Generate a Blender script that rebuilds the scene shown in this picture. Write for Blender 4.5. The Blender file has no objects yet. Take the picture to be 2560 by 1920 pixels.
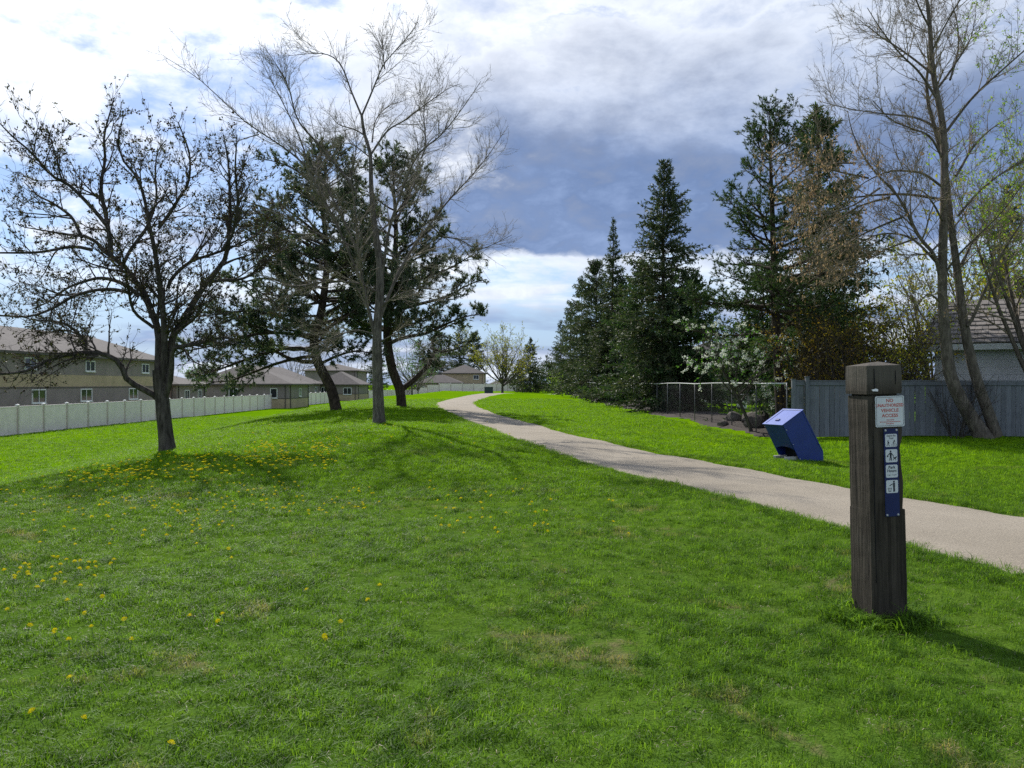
import bpy, bmesh, math, random
import numpy as np
from mathutils import Vector, Matrix, Euler

R_ = math.radians
scene = bpy.context.scene
COL = scene.collection

# ------------------------------------------------------------------ camera
EYE = 1.55
FPX = 2070.0                      # focal length in photo pixels (2560 wide)
cam_d = bpy.data.cameras.new('camera')
cam_d.sensor_width = 36.0
cam_d.lens = FPX / 2560.0 * 36.0
cam_d.clip_start = 0.05
cam_d.clip_end = 5000
cam = bpy.data.objects.new('camera', cam_d)
COL.objects.link(cam)
cam.location = (0, 0, EYE)
cam.rotation_euler = (R_(90), 0, 0)
scene.camera = cam

# ------------------------------------------------------------------ sun and sky
SUN_AZ, SUN_EL = R_(-23), R_(39)          # azimuth from +Y, to the left; elevation
sun_dir = Vector((math.sin(SUN_AZ) * math.cos(SUN_EL), math.cos(SUN_AZ) * math.cos(SUN_EL), math.sin(SUN_EL)))
sun_l = bpy.data.lights.new('sun', 'SUN')
sun_l.energy = 4.6
sun_l.angle = R_(0.55)
sun_l.color = (1.0, 0.955, 0.88)
sun = bpy.data.objects.new('sun', sun_l)
COL.objects.link(sun)
sun.rotation_euler = sun_dir.to_track_quat('Z', 'Y').to_euler()
sun.location = (-20, 40, 60)

scene.view_settings.view_transform = 'Standard'
scene.view_settings.look = 'None'
scene.view_settings.exposure = 0.28
scene.view_settings.gamma = 1.0
scene.view_settings.use_curve_mapping = False
try:
    scene.cycles.use_denoising = False
    scene.cycles.max_bounces = 6
    scene.cycles.transparent_max_bounces = 8
    scene.cycles.diffuse_bounces = 3
    scene.cycles.caustics_reflective = False
    scene.cycles.caustics_refractive = False
except Exception:
    pass


class NT:
    """small helper round a node tree"""
    def __init__(self, tree):
        self.t = tree
    def n(self, typ, **kw):
        nd = self.t.nodes.new(typ)
        for k, v in kw.items():
            setattr(nd, k, v)
        return nd
    def put(self, sock, v):
        if isinstance(v, bpy.types.NodeSocket):
            self.t.links.new(v, sock)
        elif v is not None:
            sock.default_value = v
    def math(self, op, a, b=None, c=None, clamp=False):
        nd = self.n('ShaderNodeMath', operation=op, use_clamp=clamp)
        self.put(nd.inputs[0], a)
        if b is not None: self.put(nd.inputs[1], b)
        if c is not None: self.put(nd.inputs[2], c)
        return nd.outputs[0]
    def vmath(self, op, a, b=None):
        nd = self.n('ShaderNodeVectorMath', operation=op)
        self.put(nd.inputs[0], a)
        if b is not None: self.put(nd.inputs[1], b)
        return nd.outputs[1] if op in ('DOT_PRODUCT', 'LENGTH') else nd.outputs[0]
    def noise(self, vec, scale, detail=4, rough=0.55, dist=0.0, dim='3D'):
        nd = self.n('ShaderNodeTexNoise', noise_dimensions=dim)
        self.put(nd.inputs['Vector'], vec)
        nd.inputs['Scale'].default_value = scale
        nd.inputs['Detail'].default_value = detail
        nd.inputs['Roughness'].default_value = rough
        nd.inputs['Distortion'].default_value = dist
        return nd.outputs[0]
    def step(self, v, a, b, lo=0.0, hi=1.0):
        nd = self.n('ShaderNodeMapRange', interpolation_type='SMOOTHSTEP')
        self.put(nd.inputs[0], v)
        for i, q in zip((1, 2, 3, 4), (a, b, lo, hi)): self.put(nd.inputs[i], q)
        return nd.outputs[0]
    def mix(self, f, a, b, typ='MIX'):
        nd = self.n('ShaderNodeMix', data_type='RGBA', blend_type=typ)
        self.put(nd.inputs[0], f)
        for i, q in ((6, a), (7, b)):
            if isinstance(q, (tuple, list)) and len(q) == 3: q = (*q, 1)
            self.put(nd.inputs[i], q)
        return nd.outputs[2]
    def comb(self, x, y, z):
        nd = self.n('ShaderNodeCombineXYZ')
        for i, q in enumerate((x, y, z)): self.put(nd.inputs[i], q)
        return nd.outputs[0]
    def sep(self, v):
        nd = self.n('ShaderNodeSeparateXYZ'); self.put(nd.inputs[0], v)
        return nd.outputs
    def mapping(self, v, scale=(1, 1, 1), loc=(0, 0, 0), rot=(0, 0, 0)):
        nd = self.n('ShaderNodeMapping'); self.put(nd.inputs[0], v)
        nd.inputs['Scale'].default_value = scale
        nd.inputs['Location'].default_value = loc
        nd.inputs['Rotation'].default_value = rot
        return nd.outputs[0]


def build_world():
    w = bpy.data.worlds.new('World')
    scene.world = w
    w.use_nodes = True
    w.node_tree.nodes.clear()
    k = NT(w.node_tree)
    sky = k.n('ShaderNodeTexSky', sky_type='NISHITA')
    sky.sun_disc = False
    sky.sun_elevation = SUN_EL
    sky.sun_rotation = SUN_AZ
    sky.altitude = 600
    sky.air_density = 1.0
    sky.dust_density = 0.7
    sky.ozone_density = 1.4
    d = k.vmath('NORMALIZE', k.n('ShaderNodeTexCoord').outputs['Generated'])
    x, y, z = k.sep(d)
    zc = k.math('MAXIMUM', z, 0.0)
    az = k.math('ARCTAN2', x, y)
    el = k.math('ARCSINE', z)
    den = k.math('ADD', zc, 0.16)
    flat = k.comb(k.math('DIVIDE', x, den), k.math('DIVIDE', y, den), 0.0)      # the layer of cloud, seen from below
    sph = k.comb(az, k.math('MULTIPLY', el, 1.9), 0.0)                          # heaped cloud, seen from the side
    n1 = k.noise(k.mapping(flat, loc=(3.1, 1.7, 0.4)), 0.95, 7, 0.55, 0.25)
    n2 = k.noise(k.mapping(sph, loc=(1.3, 4.2, 0)), 5.2, 9, 0.60, 0.15)
    n3 = k.noise(k.mapping(flat, loc=(7.7, 2.9, 0)), 0.42, 4, 0.5, 0.2)
    n4 = k.noise(k.mapping(sph, loc=(9.3, 1.2, 0)), 15.0, 8, 0.62, 0.2)
    sun_d = k.vmath('DOT_PRODUCT', d, tuple(sun_dir))
    sun_p = k.math('MAXIMUM', sun_d, 0.0)
    n5 = k.noise(k.mapping(k.comb(az, k.math('MULTIPLY', el, 6.5), 0.0), loc=(2.1, 0.6, 0)), 3.4, 6, 0.58, 0.25)   # long flat bars
    def sgn(n, amp): return k.math('MULTIPLY', k.math('SUBTRACT', n, 0.5), amp)
    puff = k.math('ADD', sgn(n2, 0.42), sgn(n4, 0.22))
    # the large heavy cloud ahead and to the right: flat sharp base, paler towards its top
    base_e = k.math('ADD', el, k.math('MULTIPLY', puff, 0.13))
    top_e = k.math('ADD', el, k.math('MULTIPLY', puff, 0.75))
    side_a = k.math('ADD', az, k.math('MULTIPLY', puff, 1.2))
    heavy = k.math('MULTIPLY', k.step(base_e, R_(8.3), R_(9.3)), k.step(top_e, R_(27), R_(13)))
    heavy = k.math('MULTIPLY', heavy, k.math('MULTIPLY', k.step(side_a, R_(-16), R_(-3)), k.step(az, R_(62), R_(44))))
    # cover: where there is cloud at all
    cov = k.math('ADD', k.math('MULTIPLY', n1, 0.70), k.math('MULTIPLY', n2, 0.50))
    cover = k.step(k.math('ADD', cov, sgn(n4, 0.20)), 0.525, 0.64)
    lowbar = k.math('MULTIPLY', k.step(el, R_(10.5), R_(7.5)), k.step(n5, 0.40, 0.60))
    cover = k.math('MAXIMUM', k.math('MULTIPLY', cover, k.step(el, R_(3), R_(9))), lowbar)
    gap_e = k.math('MULTIPLY', k.step(el, R_(5.5), R_(8.5)), k.step(el, R_(17.5), R_(12.5)))
    gap = k.math('MULTIPLY', gap_e, k.step(az, R_(-8), R_(-16)))
    cover = k.math('MULTIPLY', cover, k.math('SUBTRACT', 1.0, k.math('MULTIPLY', gap, k.step(n4, 0.66, 0.42))))
    cover = k.math('MAXIMUM', cover, k.step(heavy, 0.0, 0.35))
    # thickness: thin bright cloud to thick blue grey cloud
    thick = k.step(k.math('ADD', k.math('MULTIPLY', n3, 0.55), k.math('MULTIPLY', n2, 0.55)), 0.50, 0.72)
    thick = k.math('MULTIPLY', thick, 0.70)
    bars = k.math('MULTIPLY', k.step(el, R_(6.2), R_(4.4)), k.step(n5, 0.70, 0.52))
    thick = k.math('MAXIMUM', thick, k.math('MULTIPLY', bars, 0.85))
    thick = k.math('MAXIMUM', thick, heavy)
    thick = k.math('ADD', thick, k.math('ADD', sgn(n4, 0.75), sgn(n2, 0.55)), clamp=True)
    lit = k.mix(k.math('POWER', sun_p, 4.0), (6.9, 7.6, 8.7), (10.6, 10.8, 11.2))
    dark = k.mix(k.step(k.math('ADD', k.math('MULTIPLY', n2, 0.55), k.math('MULTIPLY', n4, 0.45)), 0.30, 0.70), (0.75, 1.35, 2.9), (2.7, 3.7, 6.0))
    cloud = k.mix(thick, lit, dark)
    clear = k.mix(1.0, sky.outputs[0], (0.66, 0.76, 0.92), 'MULTIPLY')
    clear = k.mix(k.step(el, R_(9), R_(0), 0.0, 0.75), clear, (2.7, 3.9, 6.4))
    col = k.mix(cover, clear, cloud)
    glow = k.math('MULTIPLY', k.math('POWER', sun_p, 16.0), 1.0)
    gl = k.n('ShaderNodeVectorMath', operation='SCALE')
    gl.inputs[0].default_value = (1, 1, 0.98); k.put(gl.inputs['Scale'], glow)
    col = k.mix(1.0, col, gl.outputs[0], 'ADD')
    bg = k.n('ShaderNodeBackground')
    k.put(bg.inputs[0], col)
    bg.inputs[1].default_value = 0.1
    out = k.n('ShaderNodeOutputWorld')
    w.node_tree.links.new(bg.outputs[0], out.inputs[0])


build_world()

# ------------------------------------------------------------------ helpers
def tag(o, label=None, cat=None, group=None, kind=None):
    if label: o['label'] = label
    if cat: o['category'] = cat
    if group: o['group'] = group
    if kind: o['kind'] = kind
    return o


def empty(name, loc=(0, 0, 0), rz=0.0, label=None, cat=None, group=None):
    o = bpy.data.objects.new(name, None)
    o.empty_display_size = 0.2
    COL.objects.link(o)
    o.location = loc
    o.rotation_euler = (0, 0, rz)
    return tag(o, label, cat, group)


def link(name, mesh, parent=None, loc=None):
    o = bpy.data.objects.new(name, mesh)
    COL.objects.link(o)
    if parent is not None: o.parent = parent
    if loc is not None: o.location = loc
    return o


def mesh_np(name, parts, mats, smooth=False):
    """parts: list of (V (N,3), F (M,k), material index)"""
    me = bpy.data.meshes.new(name)
    V, loops, starts, totals, mi = [], [], [], [], []
    off = 0; ls = 0
    for v, f, m in parts:
        v = np.asarray(v, dtype=np.float32).reshape(-1, 3); f = np.asarray(f, dtype=np.int32)
        if len(v) == 0 or len(f) == 0: continue
        V.append(v); loops.append((f + off).ravel())
        kk = f.shape[1]
        starts.append(ls + np.arange(len(f)) * kk); totals.append(np.full(len(f), kk)); mi.append(np.full(len(f), m))
        ls += f.size; off += len(v)
    V = np.concatenate(V); loops = np.concatenate(loops)
    starts = np.concatenate(starts).astype(np.int32); totals = np.concatenate(totals).astype(np.int32); mi = np.concatenate(mi).astype(np.int32)
    me.vertices.add(len(V)); me.vertices.foreach_set('co', V.ravel())
    me.loops.add(len(loops)); me.loops.foreach_set('vertex_index', loops.astype(np.int32))
    me.polygons.add(len(starts)); me.polygons.foreach_set('loop_start', starts); me.polygons.foreach_set('loop_total', totals)
    me.polygons.foreach_set('material_index', mi)
    if smooth: me.polygons.foreach_set('use_smooth', np.ones(len(starts), dtype=bool))
    for m in (mats if isinstance(mats, (list, tuple)) else [mats]): me.materials.append(m)
    me.update(calc_edges=True)
    return me


class MB:
    """collects boxes, prisms and polygons into one mesh"""
    def __init__(self): self.v, self.f = [], []
    def add(self, vs, fs):
        o = len(self.v); self.v += [tuple(p) for p in vs]; self.f += [tuple(i + o for i in q) for q in fs]; return self
    def box(self, x0, x1, y0, y1, z0, z1):
        return self.add([(x0,y0,z0),(x1,y0,z0),(x1,y1,z0),(x0,y1,z0),(x0,y0,z1),(x1,y0,z1),(x1,y1,z1),(x0,y1,z1)],
                        [(0,3,2,1),(4,5,6,7),(0,1,5,4),(1,2,6,5),(2,3,7,6),(3,0,4,7)])
    def loft(self, rings, cap=True):
        o = len(self.v); n = len(rings[0])
        for r in rings: self.v += [tuple(p) for p in r]
        for k in range(len(rings) - 1):
            for i in range(n):
                a = o + k * n + i; b = o + k * n + (i + 1) % n
                self.f.append((a, b, b + n, a + n))
        if cap:
            self.f.append(tuple(o + i for i in reversed(range(n))))
            self.f.append(tuple(o + (len(rings) - 1) * n + i for i in range(n)))
        return self
    def prism(self, poly, axis, a, b):
        """poly: 2D points; axis: which axis is extruded from a to b"""
        def put(p, t):
            q = list(p); q.insert(axis, t); return tuple(q)
        return self.loft([[put(p, a) for p in poly], [put(p, b) for p in poly]])
    def tube(self, pts, rad, sides=8):
        P = np.array(pts, float)[None]; R = np.broadcast_to(np.array(rad, float), P.shape[1]).copy()[None]
        v, f = tube_batch(P, R, sides)
        self.add(v.tolist(), f.tolist())
        n = len(v) // sides; o = len(self.v) - len(v)
        self.f.append(tuple(o + i for i in reversed(range(sides)))); self.f.append(tuple(o + (n - 1) * sides + i for i in range(sides)))
        return self
    def mesh(self, name, mat, smooth=False, bevel=0.0):
        me = bpy.data.meshes.new(name)
        me.from_pydata(self.v, [], self.f)
        bm = bmesh.new(); bm.from_mesh(me)
        bmesh.ops.recalc_face_normals(bm, faces=bm.faces)
        if bevel: bmesh.ops.bevel(bm, geom=list(bm.edges), offset=bevel, segments=1, affect='EDGES', clamp_overlap=True)
        bm.to_mesh(me); bm.free()
        for m in (mat if isinstance(mat, (list, tuple)) else [mat]): me.materials.append(m)
        if smooth: me.polygons.foreach_set('use_smooth', [True] * len(me.polygons))
        return me
    def build(self, name, mat, parent=None, smooth=False, bevel=0.0, loc=None):
        return link(name, self.mesh(name, mat, smooth, bevel), parent, loc)


def unit(v):
    return v / np.maximum(np.linalg.norm(v, axis=-1, keepdims=True), 1e-9)


def tube_batch(P, R, sides):
    K, n, _ = P.shape
    T = unit(np.gradient(P, axis=1)) if n > 2 else unit(np.repeat(P[:, 1:] - P[:, :1], 2, axis=1))
    mean = unit(P[:, -1] - P[:, 0])
    ref = np.zeros((K, 3)); ref[np.arange(K), np.argmin(np.abs(mean), axis=1)] = 1.0
    U = unit(np.cross(T, ref[:, None, :])); W = np.cross(T, U)
    a = np.arange(sides) / sides * 2 * np.pi
    ring = P[:, :, None, :] + R[:, :, None, None] * (np.cos(a)[None, None, :, None] * U[:, :, None, :] + np.sin(a)[None, None, :, None] * W[:, :, None, :])
    V = ring.reshape(-1, 3)
    i = np.arange(sides); j = (i + 1) % sides
    q = np.stack([i, j, j + sides, i + sides], axis=1)
    seg = q[None] + (np.arange(n - 1) * sides)[:, None, None]
    F = seg.reshape(-1, 4)[None] + (np.arange(K) * n * sides)[:, None, None]
    return V, F.reshape(-1, 4)


# ------------------------------------------------------------------ the lie of the land
def sm(t):
    t = np.clip(t, 0, 1); return t * t * (3 - 2 * t)

def ridge_x(y):
    return np.interp(y, [-40, 0, 18, 26, 45, 60, 85, 130, 400], [0.0, -0.6, -2.6, -3.9, -6.6, -8.5, -10.0, -11.0, -14.0])

def H(x, y):
    x = np.asarray(x, float); y = np.asarray(y, float)
    rx = ridge_x(y); d = rx - x
    z = -1.65 * sm((d - 3.6) / 10.5)
    z = z + 0.30 * np.exp(-((x - rx) / 4.0) ** 2) * sm((y - 9) / 12) * (1 - sm((y - 48) / 22))
    z = z + 0.42 * np.exp(-((y - 98) / 15.0) ** 2) * np.exp(-((x + 2) / 13.0) ** 2)
    z = z - 0.22 * sm((y - 110) / 25) * sm((x + 20) / 10) * (1 - sm((x - 6) / 5))
    z = z - 0.10 * np.exp(-((x - 6.6) / 1.5) ** 2) * sm((y - 10) / 8)
    near = np.exp(-(y / 60.0) ** 2)
    z = z + 0.035 * near * (np.sin(x * 0.9 + 0.7 * np.sin(y * 0.5)) * np.sin(y * 0.63 + 1.1)) + 0.012 * near * np.sin(x * 2.7 + 1.3) * np.sin(y * 2.1 + 0.4)
    return z

def at(px, py, tmax=400.0):
    """ground points seen at photo pixels"""
    px = np.atleast_1d(np.asarray(px, float)); py = np.atleast_1d(np.asarray(py, float))
    u = (px - 1280) / FPX; v = (960 - py) / FPX
    ts = np.concatenate([np.arange(2.0, 30, 0.05), np.arange(30, tmax, 0.25)])
    out = np.zeros((len(px), 3))
    for i in range(len(px)):
        below = EYE + v[i] * ts < H(u[i] * ts, ts)
        k = np.argmax(below) if below.any() else len(ts) - 1
        t = ts[k]; out[i] = (u[i] * t, t, H(u[i] * t, t))
    return out

def pix(px, py, depth):
    """the point of a photo pixel at a known distance"""
    return np.array(((px - 1280) / FPX * depth, depth, EYE + (960 - py) / FPX * depth))
# ------------------------------------------------------------------ materials
def new_mat(name):
    m = bpy.data.materials.new(name); m.use_nodes = True
    m.node_tree.nodes.clear()
    k = NT(m.node_tree)
    out = k.n('ShaderNodeOutputMaterial')
    return m, k, out

def finish(k, out, col, rough=0.8, bump=None, bstr=0.3, bdist=0.02, spec=0.3, metal=0.0):
    b = k.n('ShaderNodeBsdfPrincipled')
    if isinstance(col, (tuple, list)) and len(col) == 3: col = (*col, 1)
    k.put(b.inputs['Base Color'], col)
    k.put(b.inputs['Roughness'], rough)
    b.inputs['Specular IOR Level'].default_value = spec
    b.inputs['Metallic'].default_value = metal
    if bump is not None:
        bn = k.n('ShaderNodeBump'); bn.inputs['Strength'].default_value = bstr; bn.inputs['Distance'].default_value = bdist
        k.put(bn.inputs['Height'], bump); k.put(b.inputs['Normal'], bn.outputs[0])
    k.put(out.inputs[0], b.outputs[0])
    return b

def pos(k): return k.n('ShaderNodeNewGeometry').outputs['Position']
def obc(k): return k.n('ShaderNodeTexCoord').outputs['Object']
def island(k): return k.n('ShaderNodeNewGeometry').outputs['Random Per Island']
def objrand(k): return k.n('ShaderNodeObjectInfo').outputs['Random']

def mat_plain(name, col, rough=0.7, var=0.15, scale=6.0, spec=0.3, bstr=0.1, coords='obj', per_object=0.0):
    m, k, out = new_mat(name)
    c = obc(k) if coords == 'obj' else pos(k)
    n = k.noise(c, scale, 5, 0.6)
    n2 = k.noise(c, scale * 9, 3, 0.6)
    dk = tuple(v * (1 - var) for v in col); lt = tuple(min(1, v * (1 + var)) for v in col)
    cc = k.mix(k.step(n, 0.3, 0.7), dk, lt)
    if per_object:
        cc = k.mix(1.0, cc, k.mix(objrand(k), (1 - per_object,) * 3, (1 + per_object,) * 3), 'MULTIPLY')
    finish(k, out, cc, rough, n2, bstr, 0.01, spec)
    return m

def mat_bark(name, a, b, scale=14.0, stretch=0.22):
    m, k, out = new_mat(name)
    c = k.mapping(pos(k), scale=(1, 1, stretch))
    n = k.noise(c, scale, 6, 0.65, 0.5)
    n2 = k.noise(pos(k), 2.3, 3, 0.5)
    cc = k.mix(k.step(n, 0.32, 0.68), a, b)
    cc = k.mix(k.math('MULTIPLY', k.step(n2, 0.45, 0.7), 0.35), cc, tuple(v * 0.6 for v in a))
    finish(k, out, cc, 0.9, n, 0.9, 0.03, 0.15)
    return m

def mat_leaf(name, cols, trans=0.35, rough=0.55, spec=0.25, tcol=None):
    """thin leaves: colour differs from leaf to leaf, some light comes through"""
    m, k, out = new_mat(name)
    r = island(k)
    ramp = k.n('ShaderNodeValToRGB')
    k.put(ramp.inputs[0], r)
    e = ramp.color_ramp.elements
    while len(e) < len(cols): e.new(0.5)
    for i, c in enumerate(cols):
        e[i].position = i / max(1, len(cols) - 1); e[i].color = (*c, 1)
    b = k.n('ShaderNodeBsdfPrincipled')
    k.put(b.inputs['Base Color'], ramp.outputs[0])
    b.inputs['Roughness'].default_value = rough; b.inputs['Specular IOR Level'].default_value = spec
    t = k.n('ShaderNodeBsdfTranslucent')
    k.put(t.inputs[0], k.mix(1.0, ramp.outputs[0], tcol or (1.25, 1.35, 0.7), 'MULTIPLY'))
    mx = k.n('ShaderNodeMixShader'); mx.inputs[0].default_value = trans
    k.put(mx.inputs[1], b.outputs[0]); k.put(mx.inputs[2], t.outputs[0])
    k.put(out.inputs[0], mx.outputs[0])
    return m

def lawn_fields(k):
    """where the lawn is lush, where dry; the same fields colour the soil and the blades"""
    p = pos(k)
    flat = k.mapping(p, scale=(1, 1, 0))
    big = k.noise(flat, 0.16, 3, 0.5)
    mid = k.noise(k.mapping(flat, loc=(4.2, 9.1, 0)), 1.05, 5, 0.62, 0.8)
    sml = k.noise(flat, 5.5, 4, 0.6)
    x, y, z = k.sep(p)
    nearer = k.step(y, 22.0, 7.0)                   # towards the camera: drier and darker; far colours are brightened as if backlit
    low = k.step(z, -0.35, -1.3)                    # the mown meadow below the bank
    dry = k.math('ADD', k.math('MULTIPLY', mid, 0.9), k.math('MULTIPLY', sml, 0.35))
    dry = k.math('MULTIPLY', k.step(dry, 0.68, 0.84), k.math('ADD', k.math('MULTIPLY', nearer, 0.92), 0.08))
    return big, mid, sml, dry, low, nearer

def mat_ground():
    m, k, out = new_mat('lawn_soil')
    big, mid, sml, dry, low, nearer = lawn_fields(k)
    fine = k.noise(pos(k), 38.0, 3, 0.65)
    g = k.mix(k.step(big, 0.35, 0.65), (0.115, 0.255, 0.003), (0.165, 0.300, 0.004))
    g = k.mix(k.math('MULTIPLY', k.step(mid, 0.4, 0.62), 0.40), g, (0.075, 0.200, 0.003))
    g = k.mix(k.math('MULTIPLY', k.step(sml, 0.45, 0.75), 0.5), g, (0.17, 0.29, 0.004))
    g = k.mix(k.math('MULTIPLY', nearer, 0.7), g, (0.062, 0.100, 0.026))  # darker near ground; the far ground colour holds the backlit brightness
    g = k.mix(k.math('MULTIPLY', dry, 0.85), g, (0.17, 0.145, 0.075))
    g = k.mix(k.math('MULTIPLY', k.step(fine, 0.35, 0.7), 0.45), g, k.mix(1.0, g, (0.45, 0.5, 0.4), 'MULTIPLY'))
    finish(k, out, g, 0.9, k.math('ADD', fine, k.math('MULTIPLY', sml, 2.0)), 0.5, 0.05, 0.0)
    return m

def mat_blade():
    m, k, out = new_mat('grass_blade')
    big, mid, sml, dry, low, nearer = lawn_fields(k)
    r = island(k); r2 = objrand(k)
    near_c = k.mix(r2, (0.084, 0.182, 0.022), (0.172, 0.298, 0.036))
    far_c = k.mix(r2, (0.165, 0.330, 0.004), (0.235, 0.385, 0.005))  # backlit glow of the far field put into the blade colour
    g = k.mix(nearer, far_c, near_c)
    g = k.mix(k.math('MULTIPLY', k.step(mid, 0.42, 0.62), 0.45), g, (0.055, 0.140, 0.022))
    g = k.mix(k.math('MULTIPLY', r, 0.40), g, (0.12, 0.235, 0.025))
    g = k.mix(1.0, g, k.mix(k.step(sml, 0.33, 0.68), (0.52, 0.58, 0.52), (1.38, 1.32, 1.25)), 'MULTIPLY')
    straw = k.math('MAXIMUM', k.step(r, 0.965, 0.975, 0.0, 0.7), k.math('MULTIPLY', dry, k.step(r, 0.22, 0.5)))
    g = k.mix(straw, g, (0.36, 0.31, 0.17))
    b = k.n('ShaderNodeBsdfPrincipled')
    k.put(b.inputs['Base Color'], g); b.inputs['Roughness'].default_value = 0.5; b.inputs['Specular IOR Level'].default_value = 0.09
    t = k.n('ShaderNodeBsdfTranslucent'); k.put(t.inputs[0], k.mix(1.0, g, (1.3, 1.3, 0.5), 'MULTIPLY'))
    mx = k.n('ShaderNodeMixShader'); mx.inputs[0].default_value = 0.5
    k.put(mx.inputs[1], b.outputs[0]); k.put(mx.inputs[2], t.outputs[0]); k.put(out.inputs[0], mx.outputs[0])
    return m

def mat_path():
    m, k, out = new_mat('path_gravel')
    p = pos(k)
    big = k.noise(p, 0.5, 4, 0.6); f = k.noise(p, 55.0, 3, 0.7); f2 = k.noise(p, 160.0, 2, 0.6)
    vor = k.n('ShaderNodeTexVoronoi'); k.put(vor.inputs['Vector'], p); vor.inputs['Scale'].default_value = 95.0
    c = k.mix(k.step(big, 0.3, 0.7), (0.335, 0.290, 0.222), (0.415, 0.362, 0.282))
    c = k.mix(k.step(f, 0.35, 0.68), k.mix(1.0, c, (0.66, 0.66, 0.68), 'MULTIPLY'), c)
    c = k.mix(k.math('MULTIPLY', k.step(f2, 0.6, 0.75), 0.6), c, (0.60, 0.54, 0.46))
    c = k.mix(k.step(vor.outputs['Distance'], 0.12, 0.02, 0, 0.5), c, (0.13, 0.115, 0.10))
    finish(k, out, c, 0.92, k.math('ADD', f, k.math('MULTIPLY', f2, 0.6)), 0.7, 0.012, 0.15)
    return m

def mat_timber():
    m, k, out = new_mat('weathered_timber')
    c = obc(k)
    s = k.mapping(c, scale=(1, 1, 0.045))
    n = k.noise(s, 46.0, 6, 0.7, 0.4)
    n1 = k.noise(k.mapping(c, scale=(1, 1, 0.02)), 16.0, 4, 0.6, 0.3)
    n2 = k.noise(c, 4.0, 4, 0.6)
    x, y, z = k.sep(c)
    col = k.mix(k.step(n, 0.25, 0.72), (0.016, 0.013, 0.010), (0.078, 0.064, 0.049))
    col = k.mix(k.math('MULTIPLY', k.step(n2, 0.48, 0.7), 0.55), col, (0.088, 0.077, 0.062))
    col = k.mix(k.math('MULTIPLY', k.step(n1, 0.58, 0.66), 0.75), col, (0.020, 0.016, 0.012))
    top = k.step(z, 1.50, 1.62)
    col = k.mix(k.math('MULTIPLY', top, 0.5), col, (0.15, 0.135, 0.112))
    finish(k, out, col, 0.88, k.math('ADD', n, n1), 0.9, 0.012, 0.2)
    return m

def mat_glass():
    m, k, out = new_mat('window_glass')
    n = k.noise(pos(k), 0.6, 2, 0.5)
    finish(k, out, k.mix(n, (0.010, 0.013, 0.016), (0.035, 0.042, 0.048)), 0.08, spec=0.6)
    return m

def mat_board(name, col, var=0.2):
    m, k, out = new_mat(name)
    c = obc(k); r = objrand(k)
    sh = k.comb(k.math('MULTIPLY', r, 17.0), k.math('MULTIPLY', r, 5.0), 0.0)
    s = k.mapping(k.vmath('ADD', c, sh), scale=(1, 1, 0.06))
    n = k.noise(s, 42.0, 5, 0.65, 0.3); n2 = k.noise(k.vmath('ADD', c, sh), 2.6, 4, 0.6)
    cc = k.mix(k.step(n, 0.3, 0.7), tuple(v * (1 - var) for v in col), tuple(v * (1 + var) for v in col))
    cc = k.mix(k.math('MULTIPLY', k.step(n2, 0.5, 0.72), 0.5), cc, tuple(v * 0.6 for v in col))
    cc = k.mix(1.0, cc, k.mix(r, (0.82,) * 3, (1.14,) * 3), 'MULTIPLY')
    finish(k, out, cc, 0.85, n, 0.4, 0.006, 0.2)
    return m

M = {}
M['ground'] = mat_ground(); M['blade'] = mat_blade(); M['path'] = mat_path(); M['timber'] = mat_timber(); M['glass'] = mat_glass()
M['bark_grey'] = mat_bark('bark_grey', (0.070, 0.060, 0.052), (0.20, 0.175, 0.152), 16)
M['bark_dark'] = mat_bark('bark_dark', (0.034, 0.028, 0.024), (0.115, 0.098, 0.084), 14)
M['bark_pine'] = mat_bark('bark_pine', (0.026, 0.019, 0.015), (0.090, 0.066, 0.050), 11, 0.35)
M['bark_maple'] = mat_bark('bark_maple', (0.080, 0.066, 0.052), (0.190, 0.160, 0.128), 15)
M['twig_grey'] = mat_plain('twig_grey', (0.23, 0.195, 0.155), 0.8, 0.3, 3.0, coords='pos')
M['twig_dark'] = mat_plain('twig_dark', (0.065, 0.050, 0.042), 0.8, 0.3, 3.0, coords='pos')
M['twig_maple'] = mat_plain('twig_maple', (0.25, 0.20, 0.145), 0.8, 0.3, 3.0, coords='pos')
M['leaf_crab'] = mat_leaf('leaf_crab', [(0.026, 0.020, 0.018), (0.055, 0.030, 0.026), (0.045, 0.055, 0.022), (0.085, 0.080, 0.034)], 0.3)
M['bud'] = mat_leaf('bud', [(0.12, 0.11, 0.045), (0.17, 0.15, 0.06), (0.13, 0.09, 0.05)], 0.3)
M['needle_pine'] = mat_leaf('needle_pine', [(0.038, 0.060, 0.040), (0.066, 0.098, 0.060), (0.095, 0.128, 0.080), (0.150, 0.145, 0.100)], 0.34, 0.5)
M['needle_spruce'] = mat_leaf('needle_spruce', [(0.024, 0.042, 0.022), (0.044, 0.070, 0.034), (0.070, 0.094, 0.044), (0.112, 0.112, 0.062)], 0.26, 0.6)
M['needle_green'] = mat_leaf('needle_green', [(0.020, 0.046, 0.020), (0.038, 0.078, 0.028), (0.062, 0.110, 0.038), (0.10, 0.118, 0.05)], 0.28, 0.6)
M['leaf_lime'] = mat_leaf('leaf_lime', [(0.17, 0.28, 0.02), (0.24, 0.36, 0.03), (0.30, 0.40, 0.04)], 0.55)
M['straw'] = mat_leaf('straw', [(0.34, 0.29, 0.17), (0.46, 0.42, 0.30), (0.26, 0.20, 0.11)], 0.3, tcol=(1.1, 1.05, 0.9))
M['leaf_green'] = mat_leaf('leaf_green', [(0.045, 0.12, 0.018), (0.08, 0.19, 0.03), (0.12, 0.24, 0.04)], 0.4)
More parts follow.
